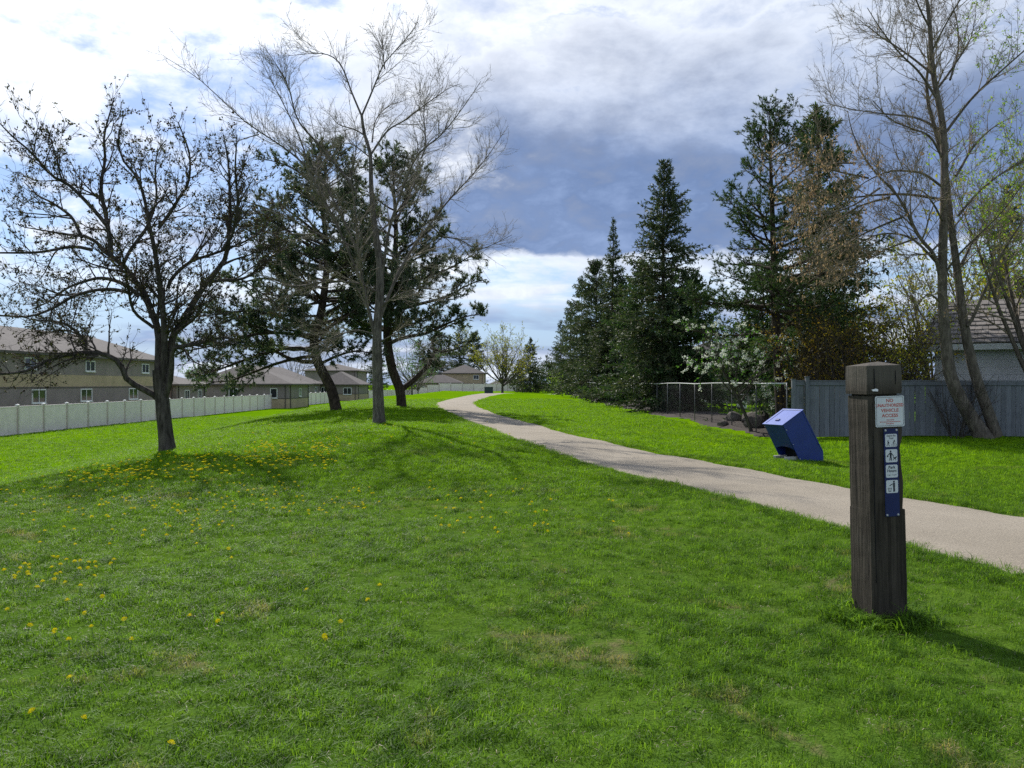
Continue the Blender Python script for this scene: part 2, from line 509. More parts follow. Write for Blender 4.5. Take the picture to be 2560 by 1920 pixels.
M['leaf_rust'] = mat_leaf('leaf_rust', [(0.12, 0.075, 0.014), (0.20, 0.125, 0.02), (0.17, 0.15, 0.02), (0.24, 0.16, 0.03)], 0.5)
M['leaf_olive'] = mat_leaf('leaf_olive', [(0.20, 0.21, 0.025), (0.27, 0.28, 0.035), (0.30, 0.22, 0.04)], 0.55)
M['samara'] = mat_leaf('samara', [(0.30, 0.22, 0.13), (0.40, 0.30, 0.19), (0.24, 0.16, 0.10)], 0.4, tcol=(1.2, 1.1, 0.9))
M['blossom'] = mat_leaf('blossom', [(0.62, 0.64, 0.56), (0.75, 0.76, 0.70), (0.55, 0.60, 0.46)], 0.35, tcol=(1.05, 1.05, 1.0))
M['petal'] = mat_leaf('petal', [(0.72, 0.62, 0.008), (0.80, 0.72, 0.015)], 0.25, 0.9, 0.03, tcol=(1.1, 1.0, 0.4))
M['stem'] = mat_plain('stem', (0.10, 0.16, 0.05), 0.7, 0.2, 30)
M['vinyl'] = mat_plain('vinyl', (0.88, 0.74, 0.73), 0.5, 0.06, 1.5, coords='pos', per_object=0.05)
M['vinyl_post'] = mat_plain('vinyl_post', (0.60, 0.50, 0.47), 0.5, 0.06, 1.5, coords='pos')
M['vinyl_cap'] = mat_plain('vinyl_cap', (0.74, 0.74, 0.72), 0.45, 0.04, 2.0)
M['stucco_grey'] = mat_plain('stucco_grey', (0.250, 0.210, 0.197), 0.9, 0.10, 0.7, coords='pos')
M['stucco_tan'] = mat_plain('stucco_tan', (0.43, 0.335, 0.22), 0.9, 0.10, 0.7, coords='pos')
M['roof_grey'] = mat_plain('roof_grey', (0.088, 0.077, 0.075), 0.9, 0.22, 1.8, coords='pos')
M['trim_white'] = mat_plain('trim_white', (0.72, 0.72, 0.70), 0.5, 0.05, 3)
M['trim_brown'] = mat_plain('trim_brown', (0.10, 0.085, 0.075), 0.6, 0.1, 3)
M['fence_grey'] = mat_board('fence_grey', (0.160, 0.168, 0.186), 0.16)
M['galv'] = mat_plain('galvanised', (0.10, 0.10, 0.105), 0.45, 0.2, 5, spec=0.5, coords='pos')
M['rail'] = mat_plain('rail_bright', (0.5, 0.5, 0.5), 0.45, 0.1, 3, coords='pos')
M['wire'] = mat_plain('fence_wire', (0.03, 0.03, 0.032), 0.5, 0.2, 5, coords='pos')
M['shake'] = mat_board('cedar_shake', (0.25, 0.225, 0.205), 0.35)
M['shed_wall'] = mat_plain('shed_wall', (0.62, 0.61, 0.60), 0.8, 0.08, 1.2)
M['shed_trim'] = mat_plain('shed_trim', (0.60, 0.61, 0.60), 0.7, 0.06, 2)
M['mulch'] = mat_plain('mulch', (0.040, 0.030, 0.024), 0.95, 0.45, 7.0, coords='pos', bstr=0.8)
M['boulder'] = mat_plain('boulder', (0.10, 0.086, 0.074), 0.9, 0.35, 3.0, bstr=0.6)
M['bin_blue'] = mat_plain('bin_blue', (0.010, 0.028, 0.190), 0.38, 0.12, 3.0, spec=0.5, bstr=0.03)
M['bin_lid'] = mat_plain('bin_lid', (0.13, 0.18, 0.50), 0.30, 0.06, 3.0, spec=0.6, bstr=0.03)  # lighter than the body blue: sky reflection put into the colour
M['bin_dark'] = mat_plain('bin_dark', (0.008, 0.008, 0.010), 0.8, 0.2, 5)
M['concrete'] = mat_plain('concrete', (0.42, 0.41, 0.38), 0.9, 0.12, 4)
M['sign_white'] = mat_plain('sign_white', (0.66, 0.68, 0.70), 0.45, 0.05, 9.0, bstr=0.02)
M['sign_blue'] = mat_plain('sign_blue', (0.010, 0.020, 0.095), 0.45, 0.10, 9.0, bstr=0.02)
M['ink_red'] = mat_plain('ink_red', (0.50, 0.10, 0.075), 0.5, 0.1, 20)
M['ink_dark'] = mat_plain('ink_dark', (0.03, 0.035, 0.05), 0.5, 0.1, 20)
M['screw'] = mat_plain('screw', (0.45, 0.45, 0.44), 0.35, 0.1, 30, spec=0.6)
M['box_green'] = mat_plain('box_green', (0.030, 0.055, 0.050), 0.6, 0.1, 3)
M['tramp_blue'] = mat_plain('tramp_blue', (0.10, 0.22, 0.36), 0.6, 0.1, 3)
M['black'] = mat_plain('black_fabric', (0.012, 0.012, 0.013), 0.8, 0.1, 3)
M['scrap'] = mat_plain('scrap', (0.78, 0.78, 0.74), 0.8, 0.05, 9)
# ------------------------------------------------------------------ ground and path
def smooth_curve(y, ky, kx, w=3.0):
    yy = np.arange(-20, 260, 0.25); xx = np.interp(yy, ky, kx)
    n = int(w / 0.25) | 1; ker = np.hanning(n + 2)[1:-1]; ker /= ker.sum()
    xs = np.convolve(np.pad(xx, n // 2, mode='edge'), ker, 'valid')
    return np.interp(y, yy, xs)

PATH_Y = [-12, 3, 6.4, 9.7, 13.35, 19.25, 29.15, 40.25, 55, 66.5, 76, 86.5, 100, 115, 140, 200]
PATH_L = [7.2, 4.75, 4.1, 3.28, 2.02, 0.30, -1.45, -3.3, -5.2, -6.2, -6.35, -5.4, -3.4, -0.6, 4.0, 12]
PATH_W = [2.9, 2.95, 2.95, 2.95, 2.75, 2.5, 2.6, 2.7, 3.0, 3.2, 3.3, 3.0, 3.0, 3.0, 3.0, 3.0]
def path_l(y): return smooth_curve(y, PATH_Y, PATH_L, 6.0)
def path_r(y): return path_l(y) + np.interp(y, PATH_Y, PATH_W)

def grid_mesh(name, xs, ys, zf, mat):
    X, Y = np.meshgrid(xs, ys)
    V = np.stack([X, Y, zf(X, Y)], -1).reshape(-1, 3)
    nx, ny = len(xs), len(ys)
    i = (np.arange(ny - 1)[:, None] * nx + np.arange(nx - 1)[None]).ravel()
    F = np.stack([i, i + 1, i + nx + 1, i + nx], 1)
    return mesh_np(name, [(V, F, 0)], mat, True)

def axis(lo, a, b, step, hi, grow=1.12):
    mid = list(np.arange(a, b + 1e-6, step)); r = []; s = step; v = mid[-1]
    while v < hi: s *= grow; v += s; r.append(v)
    l = []; s = step; v = a
    while v > lo: s *= grow; v -= s; l.append(v)
    return np.array(l[::-1] + mid + r)

gx = axis(-1500, -18, 14, 0.4, 1500); gy = axis(-60, -2, 110, 0.5, 2500)
tag(link('lawn', grid_mesh('lawn', gx, gy, H, M['ground'])), 'sloping park lawn with a grassy bank', None, None, 'structure')

def build_path():
    ys = np.concatenate([np.arange(-10, 40, 0.12), np.arange(40, 150, 0.35)])
    rng = np.random.default_rng(4)
    def wob(n, a):
        w = rng.normal(0, 1, n); ker = np.hanning(9); ker /= ker.sum()
        return np.convolve(w, ker, 'same') * a + rng.normal(0, a * 0.25, n)
    l = path_l(ys) + wob(len(ys), 0.085); r = path_r(ys) + wob(len(ys), 0.085)
    c = np.linspace(0, 1, 9)
    X = l[:, None] * (1 - c) + r[:, None] * c; Y = np.repeat(ys[:, None], 9, 1)
    Z = H(X, Y) + 0.022 + 0.02 * (1 - (2 * c - 1) ** 2)
    Z[:, 0] -= 0.03; Z[:, -1] -= 0.03
    V = np.stack([X, Y, Z], -1).reshape(-1, 3)
    i = (np.arange(len(ys) - 1)[:, None] * 9 + np.arange(8)[None]).ravel()
    F = np.stack([i, i + 1, i + 10, i + 9], 1)
    tag(link('gravel_path', mesh_np('gravel_path', [(V, F, 0)], M['path'], True)), 'pale gravel path curving through the park', None, None, 'structure')
build_path()

# ------------------------------------------------------------------ grass
def tuft(seed, n, h, rad, wid, lean=0.55, flat=0.0):
    rng = np.random.default_rng(seed)
    a = rng.random(n) * 2 * np.pi; r = rad * np.sqrt(rng.random(n))
    p = np.stack([r * np.cos(a), r * np.sin(a), np.full(n, -0.012)], 1)
    b = rng.random(n) * 2 * np.pi
    d = np.stack([np.cos(b), np.sin(b), np.zeros(n)], 1)
    s = np.stack([-np.sin(b), np.cos(b), np.zeros(n)], 1)
    hh = h * (0.45 + 0.75 * rng.random(n)); ln = hh * lean * (0.2 + rng.random(n) * 1.1); w = wid * (0.7 + 0.6 * rng.random(n))
    up = np.array([0, 0, 1.0])
    m = p + d * (ln * 0.35)[:, None] + up * (hh * 0.62)[:, None]
    t = p + d * ln[:, None] * 1.05 + up * (hh * (1 - 0.25 * lean))[:, None]
    V = np.stack([p - s * w[:, None] / 2, p + s * w[:, None] / 2, m + s * w[:, None] * 0.42, m - s * w[:, None] * 0.42, t], 1).reshape(-1, 3)
    o = np.arange(n)[:, None] * 5
    return V, o + np.array([[0, 1, 2, 3]]), o + np.array([[3, 2, 4]])

def tuft_collection(name, specs):
    c = bpy.data.collections.new(name)
    for i, sp in enumerate(specs):
        V, q, t = tuft(*sp)
        me = bpy.data.meshes.new(name + '_tuft')
        me.from_pydata(V.tolist(), [], [tuple(x) for x in q.tolist()] + [tuple(x) for x in t.tolist()])
        me.materials.append(M['straw'] if len(sp) > 6 else M['blade'])
        c.objects.link(bpy.data.objects.new('grass_tuft', me))
    return c

def scatter(name, pts, scl, coll, seed, label, tilt=0.12):
    rng = np.random.default_rng(seed)
    me = bpy.data.meshes.new(name); me.vertices.add(len(pts)); me.vertices.foreach_set('co', pts.astype(np.float32).ravel())
    rot = np.stack([rng.normal(0, tilt, len(pts)), rng.normal(0, tilt, len(pts)), rng.random(len(pts)) * 6.283], 1)
    a = me.attributes.new('rot', 'FLOAT_VECTOR', 'POINT'); a.data.foreach_set('vector', rot.astype(np.float32).ravel())
    a = me.attributes.new('scl', 'FLOAT', 'POINT'); a.data.foreach_set('value', scl.astype(np.float32))
    o = link(name, me)
    ng = bpy.data.node_groups.new(name, 'GeometryNodeTree')
    ng.interface.new_socket('Geometry', in_out='INPUT', socket_type='NodeSocketGeometry')
    ng.interface.new_socket('Geometry', in_out='OUTPUT', socket_type='NodeSocketGeometry')
    gi = ng.nodes.new('NodeGroupInput'); go = ng.nodes.new('NodeGroupOutput')
    iop = ng.nodes.new('GeometryNodeInstanceOnPoints'); ci = ng.nodes.new('GeometryNodeCollectionInfo')
    ci.inputs['Collection'].default_value = coll; ci.inputs['Separate Children'].default_value = True; ci.inputs['Reset Children'].default_value = True
    iop.inputs['Pick Instance'].default_value = True
    ar = ng.nodes.new('GeometryNodeInputNamedAttribute'); ar.data_type = 'FLOAT_VECTOR'; ar.inputs['Name'].default_value = 'rot'
    asc = ng.nodes.new('GeometryNodeInputNamedAttribute'); asc.data_type = 'FLOAT'; asc.inputs['Name'].default_value = 'scl'
    L = ng.links.new
    L(gi.outputs[0], iop.inputs['Points']); L(ci.outputs[0], iop.inputs['Instance'])
    L(ar.outputs[0], iop.inputs['Rotation']); L(asc.outputs[0], iop.inputs['Scale']); L(iop.outputs[0], go.inputs[0])
    md = o.modifiers.new('scatter', 'NODES'); md.node_group = ng
    return tag(o, label, None, None, 'stuff')

def lawn_points(rng, y0, y1, dens, margin=1.5):
    """points spread evenly over the ground that lies before the camera, path left out"""
    wmax = 0.66 * y1 + margin
    n = int(dens * 2 * wmax * (y1 - y0))
    x = (rng.random(n) * 2 - 1) * wmax; y = y0 + (y1 - y0) * rng.random(n)
    k = np.abs(x) < 0.66 * y + margin
    k &= ~((x > path_l(y) + 0.05) & (x < path_r(y) - 0.05))
    return x[k], y[k]

def patchy(x, y):
    """0 sparse .. 1 lush; long low waves and small clumps"""
    v = np.sin(x * 1.7 + 1.3 * np.sin(y * 0.9)) * np.sin(y * 1.45 + np.sin(x * 1.1)) * 0.5 + np.sin(x * 4.1 + y * 2.3) * np.sin(y * 3.7 - x * 1.9) * 0.5
    return 0.5 + 0.5 * v

def build_grass():
    rng = np.random.default_rng(11)
    near = tuft_collection('lawn_near', [(s, 26, 0.060, 0.065, 0.0036, 1.0) for s in range(12)] + [(50 + s, 12, 0.085, 0.05, 0.0044, 1.1) for s in range(2)] + [(60 + s, 6, 0.030, 0.075, 0.0034, 2.4, 1.0) for s in range(4)] + [(80, 7, 0.034, 0.012, 0.013, 2.6)])
    far = tuft_collection('lawn_far', [(100 + s, 26, 0.075, 0.12, 0.0075, 0.7) for s in range(7)])
    P, S = [], []
    for (a, b, dens, sc) in ((2.2, 5, 420, 0.95), (5, 8, 330, 1.0), (8, 12, 230, 1.1)):
        x, y = lawn_points(rng, a, b, dens)
        q = patchy(x, y); keep = rng.random(len(x)) < 0.45 + 0.7 * q
        x, y, q = x[keep], y[keep], q[keep]
        P.append(np.stack([x, y, H(x, y)], 1)); S.append(sc * (0.62 + 0.55 * q + 0.25 * rng.random(len(x))))
    # longer grass left standing round the post and the bin
    for (cx, cy, r, n, s) in ((2.46, 5.53, 0.27, 260, 2.0), (6.45, 17.25, 0.50, 120, 1.5)):
        a = rng.random(n) * 6.283; rr = r * (0.55 + 0.45 * rng.random(n)); x = cx + rr * np.cos(a); y = cy + rr * np.sin(a)
        P.append(np.stack([x, y, H(x, y)], 1)); S.append(s * (0.6 + 0.6 * rng.random(n)))
    scatter('lawn_grass', np.concatenate(P), np.concatenate(S), near, 1, 'short green lawn grass with some straw blades near the post')
    P, S = [], []
    for (a, b, dens, sc) in ((11, 18, 110, 1.0), (18, 30, 55, 1.2), (30, 48, 22, 1.5), (48, 80, 7, 1.9)):
        x, y = lawn_points(rng, a, b, dens)
        k = x < 7.2; k |= y < 23.5
        x, y = x[k], y[k]; q = patchy(x * 0.5, y * 0.5)
        P.append(np.stack([x, y, H(x, y)], 1)); S.append(sc * (0.6 + 0.4 * q + 0.3 * rng.random(len(x))))
    scatter('meadow_grass', np.concatenate(P), np.concatenate(S), far, 2, 'bright green mown grass covering the bank and the field')
    # taller fringe along both edges of the path
    P, S = [], []
    for side in (0, 1):
        y = rng.random(5200) ** 1.6 * 40 + 5; x = (path_l(y) - 0.10 if side == 0 else path_r(y) + 0.10) + rng.normal(0, 0.10, len(y))
        P.append(np.stack([x, y, H(x, y)], 1)); S.append(0.8 + 0.6 * rng.random(len(y)))
    scatter('verge_grass', np.concatenate(P), np.concatenate(S), near, 3, 'ragged grass fringe along the gravel path')
build_grass()

# ------------------------------------------------------------------ dandelions
def dandelion_meshes():
    out = []
    for s in range(4):
        rng = np.random.default_rng(70 + s)
        V, T = [], []
        hgt = 0.055 + 0.035 * rng.random()
        for ring, (r, z, n) in enumerate(((0.021, 0.000, 14), (0.015, 0.006, 11), (0.008, 0.010, 7))):
            for i in range(n):
                a = (i + rng.random() * 0.5) / n * 6.283; w = 6.283 / n * 0.62; o = len(V)
                V += [(0.002 * math.cos(a), 0.002 * math.sin(a), hgt + z - 0.004),
                      (r * math.cos(a - w / 2), r * math.sin(a - w / 2), hgt + z + 0.002),
                      (r * 1.08 * math.cos(a), r * 1.08 * math.sin(a), hgt + z + 0.001),
                      (r * math.cos(a + w / 2), r * math.sin(a + w / 2), hgt + z + 0.002)]
                T.append((o, o + 1, o + 2, o + 3))
        me = bpy.data.meshes.new('dandelion'); nP = len(T)
        o = len(V)
        for z in (-0.02, hgt - 0.002):
            for i in range(4): V.append((0.0022 * math.cos(i * 1.571), 0.0022 * math.sin(i * 1.571), z))
        T += [(o + i, o + (i + 1) % 4, o + 4 + (i + 1) % 4, o + 4 + i) for i in range(4)]
        me.from_pydata(V, [], T); me.materials.append(M['petal']); me.materials.append(M['stem'])
        me.polygons.foreach_set('material_index', [0] * nP + [1] * 4)
        out.append(me)
    return out

def build_dandelions():
    rng = np.random.default_rng(23)
    px, py = [], []
    def region(n, fx, fy):
        px.extend(fx(n)); py.extend(fy(n))
    u = rng.random
    # dense drift in front of the crab apple
    t = u(300); px.extend(180 + 660 * t + rng.normal(0, 30, 300)); py.extend(1200 - 66 * t + rng.normal(0, 20, 300))
    region(60, lambda n: 620 + 210 * u(n), lambda n: 1108 + 70 * u(n))
    region(120, lambda n: 0 + 760 * u(n), lambda n: 1185 + 125 * u(n))
    region(46, lambda n: 620 + 330 * u(n), lambda n: 1215 + 90 * u(n))
    region(34, lambda n: 60 + 520 * u(n), lambda n: 1280 + 110 * u(n))
    region(26, lambda n: 0 + 300 * u(n), lambda n: 1400 + 100 * u(n))
    region(22, lambda n: 1060 + 520 * u(n), lambda n: 1190 + 170 * u(n))
    region(26, lambda n: 1090 + 290 * u(n), lambda n: 1240 + 110 * u(n))
    region(26, lambda n: 620 + 700 * u(n), lambda n: 1040 + 90 * u(n))
    for a, b in ((66, 1600), (143, 1606), (228, 1554), (235, 1612), (149, 1623), (176, 1638), (475, 1578), (566, 1577), (558, 1590), (932, 1532), (848, 1586),
                 (800, 1623), (825, 1630), (186, 1734), (106, 1826), (184, 1852), (409, 1907), (324, 1648), (170, 1541), (25, 1550), (254, 1512), (320, 1577),
                 (30, 1466), (60, 1454), (78, 1455), (66, 1470), (950, 1498), (777, 1505), (190, 1428), (246, 1430), (280, 1429), (577, 1425), (570, 1395)):
        px.append(a); py.append(b)
    P = at(np.array(px), np.array(py))
    k = P[:, 1] < 60; P = P[k]
    P = P[np.argsort(P[:, 1])]
    ms = dandelion_meshes()
    for i, p in enumerate(P[:290]):
        o = link('dandelion', ms[i % 4]); o.location = (p[0], p[1], p[2] + 0.012)
        s = 0.52 + 0.25 * rng.random() + 0.42 * min(1.0, p[1] / 18.0)
        o.scale = (s, s, 0.85 + 0.4 * rng.random()); o.rotation_euler = (rng.normal(0.25, 0.2), rng.normal(0, 0.25), rng.random() * 6.28)
        tag(o, 'yellow dandelion in bloom in the lawn', 'flower', 'dandelions in the lawn')
    rest = P[290:]
    V, F = [], []
    for i, p in enumerate(rest):
        n0 = len(V); r = 0.026 + 0.007 * rng.random(); h = 0.07 + 0.04 * rng.random()
        for q in range(8):
            a = q / 8 * 6.283; V.append((p[0] + r * math.cos(a), p[1] + r * math.sin(a), p[2] + h + 0.006 * math.sin(a + i)))
        V.append((p[0], p[1], p[2] + h + 0.014)); V.append((p[0], p[1], p[2] + h - 0.012))
        for q in range(8):
            F.append((n0 + q, n0 + (q + 1) % 8, n0 + 8)); F.append((n0 + (q + 1) % 8, n0 + q, n0 + 9))
    me = bpy.data.meshes.new('dandelion_drift'); me.from_pydata(V, [], F); me.materials.append(M['petal'])
    tag(link('dandelion_drift', me), 'drift of far yellow dandelions on the bank under the trees', None, 'dandelions in the lawn', 'stuff')
build_dandelions()
# ------------------------------------------------------------------ trail post with its signs
def text_mesh(body, size, mat, parent, x, y, z, name='lettering', align='CENTER', bold=0.0, sx=1.0):
    cu = bpy.data.curves.new('txt', 'FONT'); cu.body = body; cu.size = size; cu.align_x = align; cu.align_y = 'CENTER'
    cu.extrude = 0.0004; cu.offset = bold; cu.resolution_u = 3
    t = bpy.data.objects.new('txt', cu); COL.objects.link(t)
    bpy.context.view_layer.update()
    me = bpy.data.meshes.new_from_object(t.evaluated_get(bpy.context.evaluated_depsgraph_get()))
    bpy.data.objects.remove(t); bpy.data.curves.remove(cu)
    me.transform(Matrix.Diagonal((sx, 1, 1, 1))); me.transform(Matrix.Rotation(R_(90), 4, 'X'))
    me.materials.clear(); me.materials.append(mat); me.name = name
    o = link(name, me, parent); o.location = (x, y, z)
    return o

def flat_shape(polys, y, depth=0.0006):
    """2D polygons (x, z) as a thin printed sheet facing -Y"""
    mb = MB()
    for p in polys: mb.prism(p, 1, y - depth, y)
    return mb

def disc(cx, cz, r, n=14): return [(cx + r * math.cos(i / n * 6.2832), cz + r * math.sin(i / n * 6.2832)) for i in range(n)]
def bar(x0, z0, x1, z1, w):
    dx, dz = x1 - x0, z1 - z0; l = math.hypot(dx, dz); nx, nz = -dz / l * w / 2, dx / l * w / 2
    return [(x0 + nx, z0 + nz), (x0 - nx, z0 - nz), (x1 - nx, z1 - nz), (x1 + nx, z1 + nz)]
def round_rect(cx, cz, w, h, r, n=5):
    pts = []
    for sx, sz, a0 in ((1, 1, 0), (-1, 1, 90), (-1, -1, 180), (1, -1, 270)):
        for i in range(n + 1):
            a = R_(a0 + 90 * i / n); pts.append((cx + sx * (w / 2 - r) + r * math.cos(a), cz + sz * (h / 2 - r) + r * math.sin(a)))
    return pts

def build_post():
    base = at(2219, 1564)[0]
    px0, py0 = base[0], base[1]
    t = empty('trail_post', (px0, py0 + 0.12, float(H(px0, py0)) - 0.03), 0, 'weathered square timber post with park signs standing in the grass by the path', 'post')
    t.rotation_euler = Euler((R_(0.4), R_(-1.7), R_(10)), 'XYZ')
    t.scale = (1.04, 1.04, 1.03)
    rng = random.Random(5)
    hw = 0.122
    def ring(z, xl, xr, yf, yb, c=0.012):
        # chamfered square section with hand-sawn unevenness
        q = [(xl + c, yf), (xr - c, yf), (xr, yf + c), (xr, yb - c), (xr - c, yb), (xl + c, yb), (xl, yb - c), (xl, yf + c)]
        return [(x + rng.uniform(-.0015, .0015), y + rng.uniform(-.0015, .0015), z) for x, y in q]
    mb = MB()
    rings = []
    for z in np.linspace(-0.25, 0.755, 12): rings.append(ring(z, -hw, hw + 0.003, -hw, hw))
    for i, z in enumerate(np.linspace(0.762, 1.488, 14)):
        cut = 0.019 + 0.010 * math.sin(z * 9.0) * math.sin(z * 4.2 + 0.6) - (0.014 if 1.2 < z < 1.33 else 0)
        rings.append(ring(z, -hw + 0.002, hw - max(cut, 0.004), -hw, hw - 0.004))
    mb.loft(rings)
    mb.build('shaft', M['timber'], t)
    MB().loft([ring(1.486, -hw + .02, hw - .03, -hw + .014, hw - .018), ring(1.506, -hw + .02, hw - .03, -hw + .014, hw - .018)]).build('neck', M['timber'], t)
    mb = MB(); w = hw + 0.007
    mb.loft([ring(1.500, -w + .002, w - .014, -hw - .003, w), ring(1.52, -w, w - .012, -hw - .006, w), ring(1.61, -w + .001, w - .012, -hw - .005, w), ring(1.682, -w + .003, w - .014, -hw - .003, w)], cap=False)
    tp = mb.v[-8:]; o = len(mb.v)
    mb.v += [(-0.045, -0.02, 1.702), (0.05, 0.03, 1.708)]
    top = list(range(o - 8, o))
    mb.f += [(top[0], top[1], o + 1, o), (top[1], top[2], o + 1), (top[2], top[3], o + 1), (top[3], top[4], o + 1), (top[4], top[5], o, o + 1), (top[5], top[6], o), (top[6], top[7], o), (top[7], top[0], o)]
    mb.build('post_cap', M['timber'], t)
    for (x, z0, z1, face) in ((-0.085, 1.53, 1.663, 'f'), (0.062, 1.56, 1.65, 'f'), (-0.098, 0.3, 1.45, 'f')):
        MB().prism([(x, z0), (x + 0.003, z0 + .01), (x + 0.005, (z0 + z1) / 2), (x + 0.002, z1), (x - 0.001, (z0 + z1) / 2)], 1, -hw - 0.0085 if z0 > 1.5 else -hw - 0.0025, -hw + 0.006).build('crack', M['bin_dark'], t)
    MB().add([(-0.100, -hw - .012, 1.520), (-0.066, -hw - .016, 1.518), (-0.060, -hw - .010, 1.530), (-0.074, -hw - .008, 1.536), (-0.104, -hw - .008, 1.530), (-0.08, -hw - .002, 1.526)],
             [(0, 1, 2, 3, 4), (0, 5, 1), (1, 5, 2), (2, 5, 3), (3, 5, 4), (4, 5, 0)]).build('paper_scrap', M['scrap'], t)
    # white sign
    yf = -hw - 0.0035
    sgn = flat_shape([round_rect(0.020, 1.388, 0.200, 0.196, 0.010)], yf, 0.003).build('sign_plate', M['sign_white'], t)
    sgn['label'] = 'white sign with red lettering'
    y1 = yf - 0.0032
    outer = round_rect(0.020, 1.388, 0.187, 0.183, 0.009); inner = round_rect(0.020, 1.388, 0.183, 0.179, 0.008)
    mb = MB(); n = len(outer)
    for y in (y1, y1 - 0.0005): mb.v += [(a, y, b) for a, b in outer] + [(a, y, b) for a, b in inner]
    for i in range(n):
        j = (i + 1) % n
        mb.f += [(2 * n + i, 2 * n + j, 3 * n + j, 3 * n + i), (i, n + i, n + j, j), (i, j, 2 * n + j, 2 * n + i), (n + i, 3 * n + i, 3 * n + j, n + j)]
    mb.build('sign_border', M['ink_dark'], sgn)
    for s, z, sz in (('NO', 1.456, 0.031), ('UNAUTHORIZED', 1.426, 0.0295), ('VEHICLE', 1.394, 0.031), ('ACCESS', 1.361, 0.031)):
        text_mesh(s, sz * 0.94, M['ink_red'], sgn, 0.020, y1, z, bold=0.0007, sx=0.90 if len(s) > 8 else 1.1)
    mb = MB()
    for z, wd, h in ((1.334, 0.05, 0.005), (1.322, 0.14, 0.005), (1.310, 0.055, 0.005)):
        x = -wd / 2
        rr = random.Random(int(z * 1000))
        while x < wd / 2:
            l = rr.uniform(0.004, 0.011); mb.box(x + 0.020, x + 0.020 + l, y1 - 0.0005, y1, z - h / 2, z + h / 2); x += l + 0.003
    mb.build('small_print', M['ink_red'], sgn)
    for z in (1.4755, 1.3005):
        MB().loft([[(0.020 + r * math.cos(a), y, z + r * math.sin(a)) for a in np.linspace(0, 6.283, 9)[:-1]] for r, y in ((0.0055, yf - .002), (0.005, yf - .005), (0.002, yf - .006))]).build('screw', M['screw'], sgn)
    # blue strip with four pictograms
    sx = 0.024
    strip = flat_shape([round_rect(sx, 0.998, 0.100, 0.560, 0.006)], yf, 0.0025).build('sign_strip', M['sign_blue'], t)
    strip['label'] = 'narrow dark blue sign strip with four white pictogram tiles'
    for z in (1.268, 0.728):
        for dx in (-0.038, 0.038):
            MB().loft([[(sx + dx + r * math.cos(a), y, z + r * math.sin(a)) for a in np.linspace(0, 6.283, 11)[:-1]] for r, y in ((0.0075, yf - .002), (0.0065, yf - .006), (0.003, yf - .0075))]).build('screw', M['screw'], strip)
    y2 = yf - 0.0026
    tiles = [1.203, 1.105, 1.007, 0.909]
    ts = 0.082
    tl = []
    for z in tiles: tl.append(flat_shape([round_rect(sx, z, ts, ts, 0.009)], y2, 0.0008).build('sign_tile', M['sign_white'], strip))
    y3 = y2 - 0.0009
    def fig(shapes): flat_shape(shapes, y3, 0.0004).build('pictogram', M['ink_dark'], strip)
    def man(cx, cz, s, step=0.3):
        return [disc(cx, cz + 0.46 * s, 0.10 * s), bar(cx, cz + 0.34 * s, cx, cz - 0.05 * s, 0.21 * s),
                bar(cx - .02 * s, cz, cx - step * .5 * s, cz - 0.5 * s, 0.10 * s), bar(cx + .02 * s, cz, cx + step * .5 * s, cz - 0.5 * s, 0.10 * s)]
    z = tiles[0]
    text_mesh('Share the', 0.0165, M['ink_dark'], strip, sx, y3, z + 0.030, bold=0.0002)
    text_mesh('Trail', 0.0165, M['ink_dark'], strip, sx, y3, z + 0.013, bold=0.0002)
    fig(man(sx - 0.022, z - 0.018, 0.036, 0.5) + [bar(sx - .022, z - .007, sx - .012, z - .018, .004)])
    fig([disc(sx + 0.022, z - 0.002, 0.0042), bar(sx + .020, z - .006, sx + .013, z - .017, .006), bar(sx + .020, z - .008, sx + .029, z - .012, .003), bar(sx + .013, z - .017, sx + .021, z - .022, .004)]
        + [bar(sx + cx + .007 * math.cos(a), z - .029 + .007 * math.sin(a), sx + cx + .007 * math.cos(a + .7), z - .029 + .007 * math.sin(a + .7), .0016) for cx in (.010, .030) for a in np.arange(0, 6.2, .7)])
    z = tiles[1]
    fig(man(sx - 0.006, z, 0.062, 0.22) + [bar(sx - .010, z + .018, sx - .024, z + .004, .005), disc(sx - .027, z - .002, .006), bar(sx + .000, z + .016, sx + .014, z - .004, .005)])
    fig([bar(sx + .014, z - .016, sx + .030, z - .014, .010), bar(sx + .030, z - .014, sx + .034, z - .004, .007), bar(sx + .016, z - .018, sx + .014, z - .030, .004), bar(sx + .028, z - .018, sx + .029, z - .030, .004), bar(sx + .015, z - .014, sx + .010, z - .006, .003)])
    z = tiles[2]
    text_mesh('Park', 0.026, M['ink_dark'], strip, sx, y3, z + 0.024, bold=0.0006)
    text_mesh('Hours', 0.026, M['ink_dark'], strip, sx, y3, z + 0.002, bold=0.0006)
    text_mesh('5 am - 11 pm', 0.0115, M['ink_dark'], strip, sx, y3, z - 0.024, bold=0.0001)
    z = tiles[3]
    fig(man(sx + 0.013, z, 0.066, 0.12) + [bar(sx + .009, z + .018, sx - .012, z + .010, .005), disc(sx - .015, z + .007, .0035)])
    fig([bar(sx - .028, z - .010, sx - .024, z - .032, .003), bar(sx - .006, z - .010, sx - .010, z - .032, .003), bar(sx - .025, z - .031, sx - .009, z - .031, .003), bar(sx - .030, z - .010, sx - .004, z - .010, .003), bar(sx - .017, z - .012, sx - .017, z - .030, .002)])
build_post()

